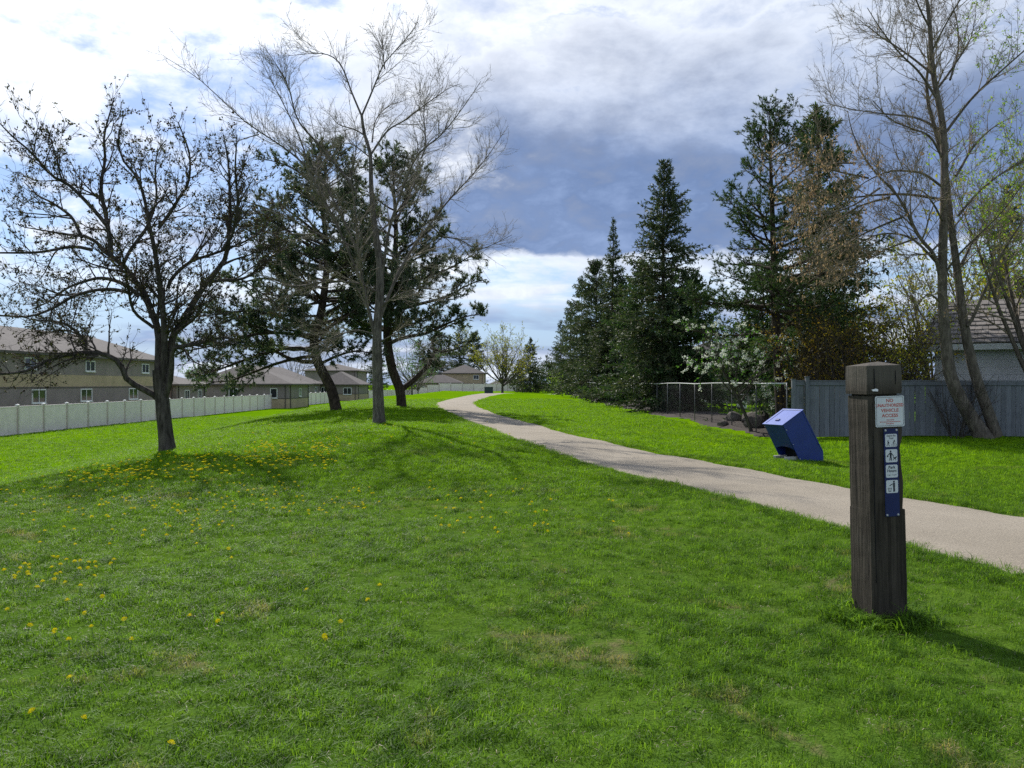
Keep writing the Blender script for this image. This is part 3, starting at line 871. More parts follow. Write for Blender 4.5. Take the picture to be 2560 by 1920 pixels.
# ------------------------------------------------------------------ leaning blue litter bin
def build_bin():
    e = at(2003, 1155)[0]
    u = np.array((0.905, 0.425)); w = np.array((-0.425, 0.905)); W = 0.54 * e[1] / 16.45
    s = e[1] / 16.45
    zg = e[2]
    t = empty('litter_bin', (e[0], e[1], zg), math.atan2(0.425, 0.905), 'leaning blue metal litter bin with sloped lid lightened like reflected sky beside the gravel path', 'bin')
    # local frame: x runs back from the path, y runs across the bin
    prof = [(0.0, -0.03), (0.60, -0.03), (0.585, 0.20), (0.05, 1.02), (-0.47, 0.735)]
    prof = [(a * s, b * s) for a, b in prof]
    th = 0.012
    for y0, nm in ((0.0, 'side_panel'), (W - th, 'side_panel')):
        MB().prism(prof, 1, y0, y0 + th).build(nm, M['bin_blue'], t, bevel=0.003)
    def sheet(a, b, name, mat, y0=th + 0.001, y1=W - th - 0.001, t0=0.0, t1=1.0, off=0.0):
        a = np.array(a); b = np.array(b); d = (b - a) / np.linalg.norm(b - a); nrm = np.array((-d[1], d[0]))
        p, q = a + (b - a) * t0 + nrm * off, a + (b - a) * t1 + nrm * off
        return MB().prism([tuple(p), tuple(q), tuple(q + nrm * th), tuple(p + nrm * th)], 1, y0, y1).build(name, mat, t, bevel=0.002)
    # front panel (overhanging the path side) stops short of the ground: the mouth
    E, G, F, C, B = [np.array(p) for p in prof]
    front = MB()
    A = E + (B - E) * 0.34; n = 14
    d = (B - E) / np.linalg.norm(B - E); nr = np.array((d[1], -d[0])) * th
    low = [];
    for i in range(n + 1):
        yy = th + 0.002 + (W - 2 * th - 0.004) * i / n; c = (2 * i / n - 1)
        tt = 0.43 - 0.07 * c * c
        low.append((yy, E + (B - E) * tt))
    for i in range(n):
        y0, p0 = low[i]; y1, p1 = low[i + 1]
        b = B + d * -0.002
        vs = []
        for off in (np.zeros(2), nr): vs += [(p0[0] + off[0], y0, p0[1] + off[1]), (p1[0] + off[0], y1, p1[1] + off[1]), (b[0] + off[0], y1, b[1] + off[1]), (b[0] + off[0], y0, b[1] + off[1])]
        front.add(vs, [(0, 1, 2, 3), (7, 6, 5, 4), (0, 4, 5, 1), (2, 6, 7, 3)])
    front.build('front_panel', M['bin_blue'], t)
    sheet(F, C, 'back_panel', M['bin_blue'])
    sheet(G, F, 'back_foot', M['bin_blue'], t1=0.97)
    lid = sheet(C, B, 'lid', M['bin_lid'], -0.012, W + 0.012, -0.02, 1.04, -0.001 - th * 2.0)
    cd = unit(B - C); cn = np.array((-cd[1], cd[0]))
    def lidbox(t0, t1, y0, y1, o0, o1, nm, mat):
        p, q = C + (B - C) * t0, C + (B - C) * t1
        MB().prism([tuple(p - cn * o0), tuple(q - cn * o0), tuple(q - cn * o1), tuple(p - cn * o1)], 1, y0, y1).build(nm, mat, lid)
    lidbox(0.03, 0.97, W * 0.88, W * 0.90, 0.026, 0.031, 'lid_rib', M['bin_blue'])
    lidbox(0.06, 0.075, 0.02, W - 0.02, 0.026, 0.034, 'hinge', M['screw'])
    lidbox(0.70, 0.80, W * 0.42, W * 0.58, 0.026, 0.045, 'lid_handle', M['bin_blue'])
    sd = MB().prism([tuple(F + (-.012, .0)), tuple(C + (-.016, -.012)), tuple(C + (-.034, -.022)), tuple(F + (-.032, -.006))], 1, -0.006, -0.0005).build('seam', M['bin_blue'], t)
    for q in (0.12, 0.5, 0.88):
        pp = B + (E - B) * q + np.array((0.03, 0.0)); MB().loft([[(pp[0] + r * math.cos(a), yy, pp[1] + r * math.sin(a)) for a in np.linspace(0, 6.283, 9)[:-1]] for r, yy in ((.011, -.0005), (.008, -.006))]).build('rivet', M['screw'], t)
    MB().box(0.03, 0.55 * s, 0.03, W - 0.03, -0.02, 0.03).build('inner_pan', M['bin_dark'], t)
    sheet(E + np.array((0.10, 0.04)), C + np.array((-0.02, -0.15)), 'mouth_shade_sheet', M['bin_dark'], 0.03, W - 0.03)  # near-black sheet behind the mouth, shade inside the bin given as colour
    for y0, l in ((0.06, 0.34), (W - 0.14, 0.30)):
        MB().box(-l, 0.02, y0, y0 + 0.07, -0.03, 0.11).build('foot_rail', M['concrete'], t, bevel=0.004)
    MB().box(-0.26, 0.02, 0.15, W - 0.16, -0.03, 0.018).build('foot_plate', M['bin_dark'], t)
build_bin()

# ------------------------------------------------------------------ fences
def board_mesh(w, h, th, mat, cup=0.0, name='board'):
    return MB().box(-w / 2, w / 2, -th / 2, th / 2, 0, h).mesh(name, mat, bevel=0.004)

def grey_fence():
    rng = random.Random(3)
    x0, x1, Y = 8.15, 20.0, 24.0
    t = empty('board_fence', (x0, Y, 0.0), 0, 'grey blue painted wooden board fence with capped posts behind the bin', 'fence')
    H1 = 1.60
    ms = [board_mesh(w, H1 - 0.06, 0.018, M['fence_grey']) for w in (0.140, 0.1415, 0.139)]
    x = 0.10; i = 0
    while x < x1 - x0:
        o = link('board', ms[i % 3], t); o.location = (x, rng.uniform(-.009, .009), float(H(x0 + x, Y)) + 0.03 + rng.uniform(0, .012)); o.rotation_euler = (0, rng.uniform(-.006, .006), 0)
        x += 0.146; i += 1
    n = 5; sp = 2.44
    for k in range(n + 1):
        px = 0.33 + k * sp - (0.33 if k == 0 else 0)
        if k == 0: px = -0.02
        if px > x1 - x0: break
        z = float(H(x0 + px, Y))
        po = link('post', MB().box(-.05, .05, -.05, .05, -0.1, 1.72).mesh('post', M['fence_grey'], bevel=0.006), t); po.location = (px, -0.075, z)
        MB().box(-.062, .062, -.062, .062, 1.722, 1.745).build('post_cap', M['fence_grey'], po, bevel=0.006)
    po = link('post', MB().box(-.055, .055, -.05, .05, -0.1, 1.74).mesh('post', M['fence_grey'], bevel=0.006), t); po.location = (0.38, -0.075, 0)
    MB().box(-.068, .068, -.062, .062, 1.742, 1.765).build('post_cap', M['fence_grey'], po, bevel=0.006)
    MB().box(0.03, x1 - x0, -0.045, -0.012, H1 - 0.09, H1 + 0.02).build('top_rail', M['fence_grey'], t, bevel=0.004)
    MB().box(0.03, x1 - x0, -0.055, 0.03, H1 + 0.024, H1 + 0.055).build('cap_rail', M['fence_grey'], t, bevel=0.004)
    MB().box(0.03, x1 - x0, 0.012, 0.05, 0.30, 0.39).build('bottom_rail', M['fence_grey'], t, bevel=0.004)
grey_fence()

def chain_fence():
    X, y0, y1 = 8.0, 24.1, 112.0
    t = empty('chain_link_fence', (X, y0, 0), 0, 'chain link fence with thin galvanised posts and top rail along the spruces', 'fence')
    hz = 1.62
    pts = [(0.04 * math.sin(k * 0.7) * min(1, k / 4), y - y0, hz + float(H(X, y)) + 0.012 * math.sin(y * .8)) for k, y in enumerate(np.arange(y0, y1 + .1, 3.05))]
    MB().tube(pts, 0.024, 7).build('top_rail', M['rail'], t, True)
    pm = MB().tube([(0, 0, -0.2), (0, 0, hz + 0.02)], 0.019, 8).mesh('post', M['galv'], True)
    for p in pts:
        o = link('post', pm, t); o.location = (p[0], p[1], p[2] - hz - 0.01)
    # woven wire
    V, F = [], []
    L = 30.0; st = 0.10
    n = int((L + hz) / st)
    for sgn in (1, -1):
        c = np.arange(n) * st - (hz if sgn > 0 else 0)
        a = np.clip(c, 0, L); b = np.clip(c + hz * 1.0, 0, L)
        for k in range(n):
            ya, yb = c[k], c[k] + hz
            za, zb = (0.03, hz) if sgn > 0 else (hz, 0.03)
            # clip to the run of the fence
            def cut(y): return za + (zb - za) * (y - ya) / (yb - ya)
            A = max(ya, 0); B = min(yb, L)
            if B - A < 0.02: continue
            o = len(V); w = 0.0010
            for yy in (A, B):
                zz = cut(yy); V += [(-w, yy, zz - w), (w, yy, zz - w), (0, yy, zz + w)]
            F += [(o, o + 1, o + 4, o + 3), (o + 1, o + 2, o + 5, o + 4), (o + 2, o, o + 3, o + 5)]
    me = bpy.data.meshes.new('wire_mesh'); me.from_pydata(V, [], F); me.materials.append(M['wire'])
    tag(link('wire_mesh', me, t), kind='stuff')
chain_fence()

def vinyl_fence(pts, label, bay=2.9, hgt=1.8, group=None):
    t = empty('vinyl_fence', (pts[0][0], pts[0][1], 0), 0, label, 'fence')
    ox, oy = pts[0]
    cache = {}
    pm = MB().box(-.075, .075, -.075, .075, -0.2, hgt + 0.04).mesh('post', M['vinyl_post'])
    cm = MB().loft([[(-.1, -.1, hgt + .042), (.1, -.1, hgt + .042), (.1, .1, hgt + .042), (-.1, .1, hgt + .042)], [(-.1, -.1, hgt + .085), (.1, -.1, hgt + .085), (.1, .1, hgt + .085), (-.1, .1, hgt + .085)], [(-.01, -.01, hgt + .14), (.01, -.01, hgt + .14), (.01, .01, hgt + .14), (-.01, .01, hgt + .14)]]).mesh('post_cap', M['vinyl_cap'])
    for (ax, ay), (bx, by) in zip(pts[:-1], pts[1:]):
        L = math.hypot(bx - ax, by - ay); n = max(1, round(L / bay)); ang = math.atan2(by - ay, bx - ax); step = L / n
        if round(step, 3) not in cache:
            l = step - 0.15
            mb = MB().box(0.076, 0.074 + l, -.022, .022, 0.09, hgt - 0.09)
            panel = mb.mesh('panel', M['vinyl'])
            tr = MB().box(0.076, 0.074 + l, -.034, .034, hgt - 0.089, hgt).mesh('top_rail', M['vinyl'], bevel=0.006)
            br = MB().box(0.076, 0.074 + l, -.034, .034, 0.02, 0.089).mesh('bottom_rail', M['vinyl'], bevel=0.006)
            cache[round(step, 3)] = (panel, tr, br)
        for k in range(n + 1):
            x, y = ax + (bx - ax) * k / n, ay + (by - ay) * k / n; z = float(H(x, y))
            if k > 0 or (ax, ay) == pts[0]:
                p = link('post', pm, t); p.location = (x - ox, y - oy, z); p.rotation_euler = (0, 0, ang)
                link('post_cap', cm, p)
            if k < n:
                z2 = float(H(ax + (bx - ax) * (k + .5) / n, ay + (by - ay) * (k + .5) / n))
                o = link('panel', cache[round(step, 3)][0], t); o.location = (x - ox, y - oy, z2); o.rotation_euler = (0, 0, ang)
                for m_ in cache[round(step, 3)][1:]: link(m_.name.split('.')[0], m_, o)
vinyl_fence([(-31.3, 46.6), (-31.3, 107.5)], 'long off white vinyl privacy fence below the two storey terrace')
vinyl_fence([(-31.0, 118.5), (-31.0, 146.0)], 'short off white vinyl fence between two low bungalows')
vinyl_fence([(-31.0, 173.0), (-26.0, 199.0), (1.7, 206.0)], 'far off white vinyl fence crossing behind the end of the path')

# ------------------------------------------------------------------ houses
def hip_roof(x0, x1, y0, y1, ze, zr, over=0.5, th=0.22):
    """hip roof solid; ridge along the longer side"""
    a0, a1, b0, b1 = x0 - over, x1 + over, y0 - over, y1 + over
    mb = MB()
    if (a1 - a0) < (b1 - b0):
        h = (a1 - a0) / 2; r = [((a0 + a1) / 2, b0 + h, zr), ((a0 + a1) / 2, b1 - h, zr)]
        quads = [(4, 5, 8), (5, 6, 9, 8), (6, 7, 9), (7, 4, 8, 9)]
    else:
        h = (b1 - b0) / 2; r = [(a0 + h, (b0 + b1) / 2, zr), (a1 - h, (b0 + b1) / 2, zr)]
        quads = [(4, 5, 9, 8), (5, 6, 9), (6, 7, 8, 9), (7, 4, 8)]
    mb.v += [(a0, b0, ze), (a1, b0, ze), (a1, b1, ze), (a0, b1, ze)] + [(a0, b0, ze + .04), (a1, b0, ze + .04), (a1, b1, ze + .04), (a0, b1, ze + .04)] + r
    mb.f += [(0, 3, 2, 1), (0, 1, 5, 4), (1, 2, 6, 5), (2, 3, 7, 6), (3, 0, 4, 7)] + quads
    return mb

def house(name, label, x0, x1, y0, y1, zg, ze, zr, wins, split=None, split_east=None, cat='house'):
    """wins: (face, along, z, width, height); face 'e' looks to +X, 's' looks to -Y"""
    ox, oy = (x0 + x1) / 2, (y0 + y1) / 2
    t = empty(name, (ox, oy, zg), 0, label, cat)
    L0, L1, B0, B1 = x0 - ox, x1 - ox, y0 - oy, y1 - oy; e, r = ze - zg, zr - zg
    if split:
        s1, s2, top = split[0] - zg, split[1] - zg, split[2]
        MB().box(L0, L1, B0, B1, -0.4, s1).build('wall', M[top[0]], t)
        MB().box(L0 + .01, L1 - .01, B0 + .01, B1 - .01, s1 + .002, s2).build('wall', M[top[1]], t)
        MB().box(L0, L1, B0, B1, s2 + .002, e).build('wall', M[top[2]], t)
        MB().box(L0 - .03, L1 + .03, B0 - .03, B1 + .03, s1 - .06, s1 + .06).build('belt_course', M['trim_brown'], t)
    else:
        MB().box(L0, L1, B0, B1, -0.4, e).build('wall', M['stucco_grey'], t)
    rf = hip_roof(L0, L1, B0, B1, e + 0.002, r).build('roof', M['roof_grey'], t)
    MB().box(L0 - .52, L1 + .52, B0 - .52, B1 + .52, e - .16, e).build('eave', M['trim_brown'], rf)
    for dx_, dy_ in ((L1 + .06, B0 + .5), (L1 + .06, B1 - .5), (L1 - .5, B0 - .06)):
        MB().box(dx_ - .05, dx_ + .05, dy_ - .05, dy_ + .05, -.3, e - .17).build('downspout', M['trim_brown'], t)
    for (f, a, z, w, h) in wins:
        z = z - zg
        fr = 0.09
        def boxf(u0, u1, z0, z1, d0, d1):
            if f == 'e': return MB().box(L1 + d0, L1 + d1, a - oy + u0, a - oy + u1, z0, z1)
            return MB().box(a - ox + u0, a - ox + u1, B0 - d1, B0 - d0, z0, z1)
        m = MB()
        fw = link('window', None, t) if False else None
        pieces = MB()
        for q in ((-w/2, w/2, z + h/2 - fr, z + h/2, 0.0, .08), (-w/2, w/2, z - h/2, z - h/2 + fr, 0.0, .08), (-w/2, -w/2 + fr, z - h/2 + fr + .001, z + h/2 - fr - .001, 0.0, .08), (w/2 - fr, w/2, z - h/2 + fr + .001, z + h/2 - fr - .001, 0.0, .08)):
            b = boxf(*q); pieces.add(b.v, b.f)
        fo = pieces.build('window', M['trim_white'], t)
        if w > 1.0:
            boxf(-.035, .035, z - h/2 + fr + .001, z + h/2 - fr - .001, 0.01, .07).build('mullion', M['trim_white'], fo)
            for u0, u1 in ((-w/2 + fr + .001, -.036), (.036, w/2 - fr - .001)):
                boxf(u0, u1, z - h/2 + fr + .001, z + h/2 - fr - .001, 0.01, .03).build('pane', M['glass'], fo)
        else:
            boxf(-w/2 + fr + .001, w/2 - fr - .001, z - h/2 + fr + .001, z + h/2 - fr - .001, 0.01, .03).build('pane', M['glass'], fo)
        boxf(-w/2 - .05, w/2 + .05, z - h/2 - .07, z - h/2 - .002, 0.0, .14).build('sill', M['trim_white'], fo)
    return t

G0 = -1.65
wins = []
for y in (60.5, 68.2, 75.8, 85.2): wins.append(('e', y, 0.55, 2.0, 1.15))
for y in (58.5, 67.0, 76.5, 88.0): wins.append(('e', y, 3.2, 1.7, 1.0))
house('terrace_house', 'long two storey grey and tan terrace house behind the vinyl fence', -51, -39, 50, 93.5, G0, 4.1, 6.7, wins, (1.25, 2.35, ('stucco_grey', 'stucco_tan', 'stucco_grey')))
house('bungalow', 'small grey bungalow with low roof set back beside the two storey terrace', -47, -38.5, 95, 104, G0, 1.5, 3.0, [('e', 98, 0.3, 1.4, 1.1), ('e', 102, 0.3, 1.2, 1.1), ('s', -40.5, 0.3, 1.4, 1.0)])
house('bungalow', 'grey bungalow with tan base where the long vinyl fence ends', -40, -29.2, 108.5, 119, G0, 1.55, 3.6, [('s', -36.5, 0.4, 1.2, 1.2), ('s', -31.2, 0.35, 0.95, 1.3), ('e', 114, .4, 1.2, 1.1)], (-0.35, -0.05, ('stucco_tan', 'stucco_grey', 'stucco_grey')))
house('bungalow', 'long grey bungalow with broad windows above the short vinyl fence', -48, -36.5, 124, 158, G0, 1.6, 4.6, [('e', 130, 0.25, 2.4, 1.6), ('e', 139, 0.1, 3.4, 1.9), ('e', 148, 0.3, 1.6, 1.4), ('e', 154, 0.3, 1.6, 1.4)])
house('bungalow', 'grey bungalow with tan base beyond the short vinyl fence', -38, -29.5, 158.5, 170, G0, 1.45, 4.0, [('s', -36, 0.3, 1.1, 1.3), ('s', -31.5, 0.2, 1.6, 1.3)], (-0.35, -0.05, ('stucco_tan', 'stucco_grey', 'stucco_grey')))
house('two_storey_house', 'two storey grey house rising behind the bungalows', -44, -33, 176, 188, G0, 4.4, 6.0, [('s', -40, 3.2, 1.6, 1.1), ('s', -36, 3.2, 1.2, 1.1)])
house('two_storey_house', 'far two storey grey house with tan walls behind the far vinyl fence', -19.0, -7.6, 226, 238, G0, 4.5, 7.0, [('s', -13.5, 0.4, 2.2, 1.2), ('s', -10.1, 0.45, 1.4, 1.5), ('s', -8.4, 0.45, 0.9, 1.5), ('s', -9.8, 3.4, 1.5, 1.2)], (1.6, 2.0, ('stucco_grey', 'stucco_tan', 'stucco_tan')))
house('bungalow', 'far low grey bungalow wing beside the far two storey house', -24.6, -13.4, 214, 223, G0, 1.85, 4.0, [('s', -23.4, 0.3, 1.6, 1.3), ('s', -21, 0.3, 1.6, 1.3), ('s', -18.2, 0.3, 1.6, 1.3), ('s', -15.2, 0.3, 2.4, 1.3)])
house('bungalow', 'far low brown roofed bungalow behind the budding tree', -6.4, 3.0, 216, 226, G0, 1.3, 3.2, [('s', -5.0, 0.2, 1.4, 1.2), ('s', -2.6, 0.2, 1.4, 1.2)])
# neighbour's house seen through the gap below the trees
nh = house('neighbour_house', 'dim grey neighbour house with a deck seen under the spruces', 12, 30, 68, 78, 0, 2.9, 5.2, [('s', 15, 1.6, 1.8, 1.3), ('s', 20, 1.6, 1.4, 1.3)])

# ------------------------------------------------------------------ shed with cedar shakes behind the grey fence
def build_shed():
    D = 26.6
    xl = 13.4; xr = xl + 5.0
    zE = EYE + (960 - 862) / FPX * D              # underside of the eave
    zR = zE + 1.55; y0, y1 = D, D + 3.9
    t = empty('garden_shed', ((xl + xr) / 2, (y0 + y1) / 2, 0), 0, 'pale grey garden shed with weathered cedar shake roof behind the grey fence', 'shed')
    ox, oy = (xl + xr) / 2, (y0 + y1) / 2
    rz = R_(-30); cx, cy = xl - 0.5 - ox, y0 - 0.5 - oy
    wx, wy = (2293 - 1280) / FPX * 27.2, 27.2
    t.rotation_euler = (0, 0, rz); t.location = (wx - (cx * math.cos(rz) - cy * math.sin(rz)), wy - (cx * math.sin(rz) + cy * math.cos(rz)), 0)
    MB().box(xl - ox, xr - ox, y0 - oy, y1 - oy, -0.1, zE - 0.02).build('wall', M['shed_wall'], t)
    for i in range(6):
        z = zE - 0.25 - 0.24 * i
        MB().box(xl - ox - .01, xr - ox + .01, y0 - oy - 0.014, y0 - oy - 0.001, z - 0.225, z).build('siding_board', M['shed_wall'], t)
    over = 0.50
    run = (y1 - y0) / 2 + over
    ang = math.atan2(zR - zE, run)
    a0, a1 = xl - over - ox, xr + over - ox
    hipx = 0.75
    ye = y0 - over - oy
    roof = MB()
    ymid = 0.0; zr = zR - 0.03; ze = zE - 0.0
    roof.v += [(a0, ye, ze), (a1, ye, ze), (a1, -ye, ze), (a0, -ye, ze), (a0 + hipx, ymid, zr), (a1 - hipx, ymid, zr)]
    roof.f += [(0, 3, 2, 1), (0, 1, 5, 4), (1, 2, 5), (2, 3, 4, 5), (3, 0, 4)]
    ro = roof.build('roof', M['trim_brown'], t)
    MB().box(a0 - .02, a1 + .02, ye - .03, ye - .002, zE - .17, zE + .02).build('fascia', M['shed_trim'], ro)
    MB().box(a0 - .03, a0 - .002, ye + .0, -ye, zE - .17, zE + .02).build('fascia', M['shed_trim'], ro)
    # shakes, row on row
    rng = random.Random(9)
    rows = 10; slope = math.hypot(run, zr - ze); ex = slope / rows
    sm_ = []
    for k in range(6):
        w = (0.17, 0.20, 0.23, 0.26, 0.29, 0.19)[k]
        mb = MB(); th = 0.040 + 0.010 * (k % 3); l = ex * 1.35
        mb.add([(0, 0, 0), (w, 0, 0), (w, l, 0.002), (0, l, 0.002), (0, 0, th), (w, 0, th), (w, l, 0.008), (0, l, 0.008)], [(0, 3, 2, 1), (4, 5, 6, 7), (0, 1, 5, 4), (1, 2, 6, 5), (2, 3, 7, 6), (3, 0, 4, 7)])
        sm_.append((w, mb.mesh('shake', M['shake'])))
    cnt = 0
    for r in range(rows):
        f = r / rows; x = a0 + hipx * f - 0.03; xe = a1 - hipx * f
        while x < xe:
            w, me = sm_[rng.randrange(6)]
            s = link('shake', me, ro); cnt += 1
            j = rng.uniform(-0.02, 0.02)
            s.location = (x, ye - 0.03 + (run) * f + j * math.cos(ang), ze + (zr - ze) * f + j * math.sin(ang) + 0.012 + 0.02)
            s.rotation_euler = (ang, 0, rng.uniform(-.02, .02))
            x += w + 0.008
    MB().tube([(a0 + hipx - .1, 0, zr + .03), (a1 - hipx, 0, zr + .03)], 0.05, 6).build('ridge_cap', M['shake'], ro)
build_shed()

# ------------------------------------------------------------------ bed under the spruces, boulders, things in the yard
def build_bed():
    ys = np.arange(24.6, 112, 0.5); rng = np.random.default_rng(8)
    l = 7.6 + 0.3 * np.sin(ys * 0.55) + rng.normal(0, .10, len(ys)); r = 11.2 + 0.4 * np.sin(ys * .4)
    l = np.where(ys < 26.5, 7.9 - (ys - 24.6) * .25, l)
    c = np.linspace(0, 1, 8)
    X = l[:, None] * (1 - c) + r[:, None] * c; Y = np.repeat(ys[:, None], 8, 1); Z = H(X, Y) + 0.05 + 0.04 * np.sin(X * 5) * np.sin(Y * 4); Z[:, 0] -= .06
    i = (np.arange(len(ys) - 1)[:, None] * 8 + np.arange(7)[None]).ravel()
    tag(link('planting_bed', mesh_np('planting_bed', [(np.stack([X, Y, Z], -1).reshape(-1, 3), np.stack([i, i + 1, i + 9, i + 8], 1), 0)], M['mulch'], True)), 'bare brown mulch bed under the spruces', None, None, 'structure')
build_bed()

def boulder(p, s, seed, label):
    rng = random.Random(seed)
    bm = bmesh.new(); bmesh.ops.create_icosphere(bm, subdivisions=2, radius=1)
    for v in bm.verts:
        k = 1 + 0.22 * math.sin(v.co.x * 3 + seed) * math.cos(v.co.y * 2.6 + seed * .7) + rng.uniform(-.07, .07)
        v.co = Vector((v.co.x * s[0] * k, v.co.y * s[1] * k, max(v.co.z * k, -0.35) * s[2]))
    me = bpy.data.meshes.new('boulder'); bm.to_mesh(me); bm.free(); me.materials.append(M['boulder'])
    o = link('boulder', me); o.location = (p[0], p[1], float(H(p[0], p[1])) + 0.06 + s[2] * .3); o.rotation_euler = (0, 0, seed)
    tag(o, label, 'boulder', 'boulders along the planting bed')
for i, (x, y, s, lab) in enumerate(((8.5, 29.0, (.42, .36, .30), 'pale boulder on the mulch just behind a chain link post'), (9.2, 31.2, (.55, .45, .36), 'wide grey boulder on the mulch beside the blossoming tree'), (8.6, 26.6, (.34, .3, .22), 'small boulder on the mulch near the end of the board fence'),
                               (10.1, 28.2, (.62, .5, .50), 'large dark rounded boulder behind the chain link fence'), (9.0, 33.5, (.4, .34, .28), 'brown boulder on the mulch near the tall spruce'), (7.75, 30.4, (.22, .2, .14), 'low flat stone at the lawn edge of the mulch'))):
    boulder((x, y), s, i + 1, lab)

def trampoline():
    c = (16.6, 54.0); t = empty('trampoline', (*c, 0), 0, 'round trampoline with blue rim pad on the neighbour lawn', 'trampoline')
    ring = [(1.9 * math.cos(a), 1.9 * math.sin(a), 0.82) for a in np.linspace(0, 6.283, 25)]
    MB().tube(ring, 0.05, 6).build('frame_ring', M['galv'], t)
    mb = MB()
    mb.v += [(r * math.cos(a), r * math.sin(a), 0.86) for r in (1.55, 1.98) for a in np.linspace(0, 6.283, 25)[:-1]]
    mb.f += [(i, (i + 1) % 24, 24 + (i + 1) % 24, 24 + i) for i in range(24)]
    mb.build('rim_pad', M['tramp_blue'], t)
    MB().loft([[(1.54 * math.cos(a), 1.54 * math.sin(a), z) for a in np.linspace(0, 6.283, 25)[:-1]] for z in (0.80, 0.81)]).build('jumping_mat', M['black'], t)
    for k in range(6):
        a = k * 1.047 + .3; MB().tube([(1.9 * math.cos(a), 1.9 * math.sin(a), 0.8), (1.9 * math.cos(a), 1.9 * math.sin(a), 0.02)], 0.025, 6).build('leg', M['galv'], t)
trampoline()

def picnic_table():
    t = empty('picnic_table', (13.4, 55.0, 0), 0.1, 'pale weathered picnic table on the neighbour lawn', 'table')
    for i in range(5): MB().box(-.95, .95, -.38 + i * .155, -.38 + i * .155 + .14, .74, .78).build('tabletop_plank', M['concrete'], t)
    for s in (-1, 1):
        MB().box(-.95, .95, s * .72 - .13, s * .72 + .13, .44, .48).build('bench', M['concrete'], t)
        for e in (-.7, .7): MB().prism([(s * .1, .739), (s * .2, .739), (s * .78, 0), (s * .66, 0)], 0, e - .03, e + .03).build('leg', M['concrete'], t)
picnic_table()

def barrel():
    t = empty('rain_barrel', (14.3, 51.5, 0), 0, 'white upright barrel standing on the neighbour lawn', 'barrel')
    MB().loft([[(r * math.cos(a), r * math.sin(a), z) for a in np.linspace(0, 6.283, 17)[:-1]] for r, z in ((.26, 0), (.30, .08), (.31, .45), (.29, .78), (.25, .86))]).build('body', M['trim_white'], t, False)
    MB().loft([[(r * math.cos(a), r * math.sin(a), z) for a in np.linspace(0, 6.283, 17)[:-1]] for r, z in ((.27, .862), (.27, .90), (.2, .92))]).build('lid', M['trim_white'], t)
barrel()

def deck():
    t = empty('deck_railing', (11.6, 60, 0), 0, 'white deck railing with thin balusters beside the neighbour house', 'railing')
    for k in range(9): MB().box(k * .17, k * .17 + .05, 0, .05, .15, 1.55).build('baluster', M['trim_white'], t)
    MB().box(-.05, 1.5, -.02, .07, 1.552, 1.62).build('handrail', M['trim_white'], t); MB().box(-.05, 1.5, -.02, .07, .08, .148).build('bottom_rail', M['trim_white'], t)
    for x in (-.1, 1.5): MB().box(x, x + .09, -.02, .07, 0, 1.65).build('post', M['trim_white'], t)
deck()

def utility_box():
    p = at(1222, 984)[0]
    t = empty('utility_box', (p[0], p[1], p[2]), 0, 'small dark green utility box by the far budding tree', 'box')
    MB().box(-.5, .5, -.35, .35, -.05, .72).build('cabinet', M['box_green'], t, bevel=.02)
    MB().box(-.54, .54, -.39, .39, .722, .79).build('lid', M['box_green'], t, bevel=.015)
    MB().box(-.6, .6, -.45, .45, -.1, .05).build('plinth', M['concrete'], t)
utility_box()
# ------------------------------------------------------------------ trees
UP = np.array([0, 0, 1.0])

def resample(pts, n):
    """smooth curve through points (Catmull-Rom), n even steps"""
    p = np.asarray(pts, float); p = np.vstack([2 * p[0] - p[1], p, 2 * p[-1] - p[-2]])
    out = []
    for i in range(1, len(p) - 2):
        for t in np.linspace(0, 1, 12, endpoint=False):
            a, b, c, d = p[i - 1], p[i], p[i + 1], p[i + 2]
            out.append(0.5 * (2 * b + (c - a) * t + (2 * a - 5 * b + 4 * c - d) * t * t + (3 * b - a - 3 * c + d) * t ** 3))
    out.append(p[-2]); q = np.array(out)
    s = np.concatenate([[0], np.cumsum(np.linalg.norm(np.diff(q, axis=0), axis=1))])
    u = np.linspace(0, s[-1], n)
    return np.stack([np.interp(u, s, q[:, k]) for k in range(3)], 1)

def lengths(P): return np.linalg.norm(np.diff(P, axis=1), axis=2).sum(1)

def sample(P, R, idx, t):
    n = P.shape[1]; f = np.clip(t, 0, 0.9999) * (n - 1); i = f.astype(int); w = (f - i)[:, None]
    p = P[idx, i] * (1 - w) + P[idx, i + 1] * w
    d = unit(P[idx, i + 1] - P[idx, i])
    r = R[idx, i] * (1 - w[:, 0]) + R[idx, i + 1] * w[:, 0]
    return p, d, r

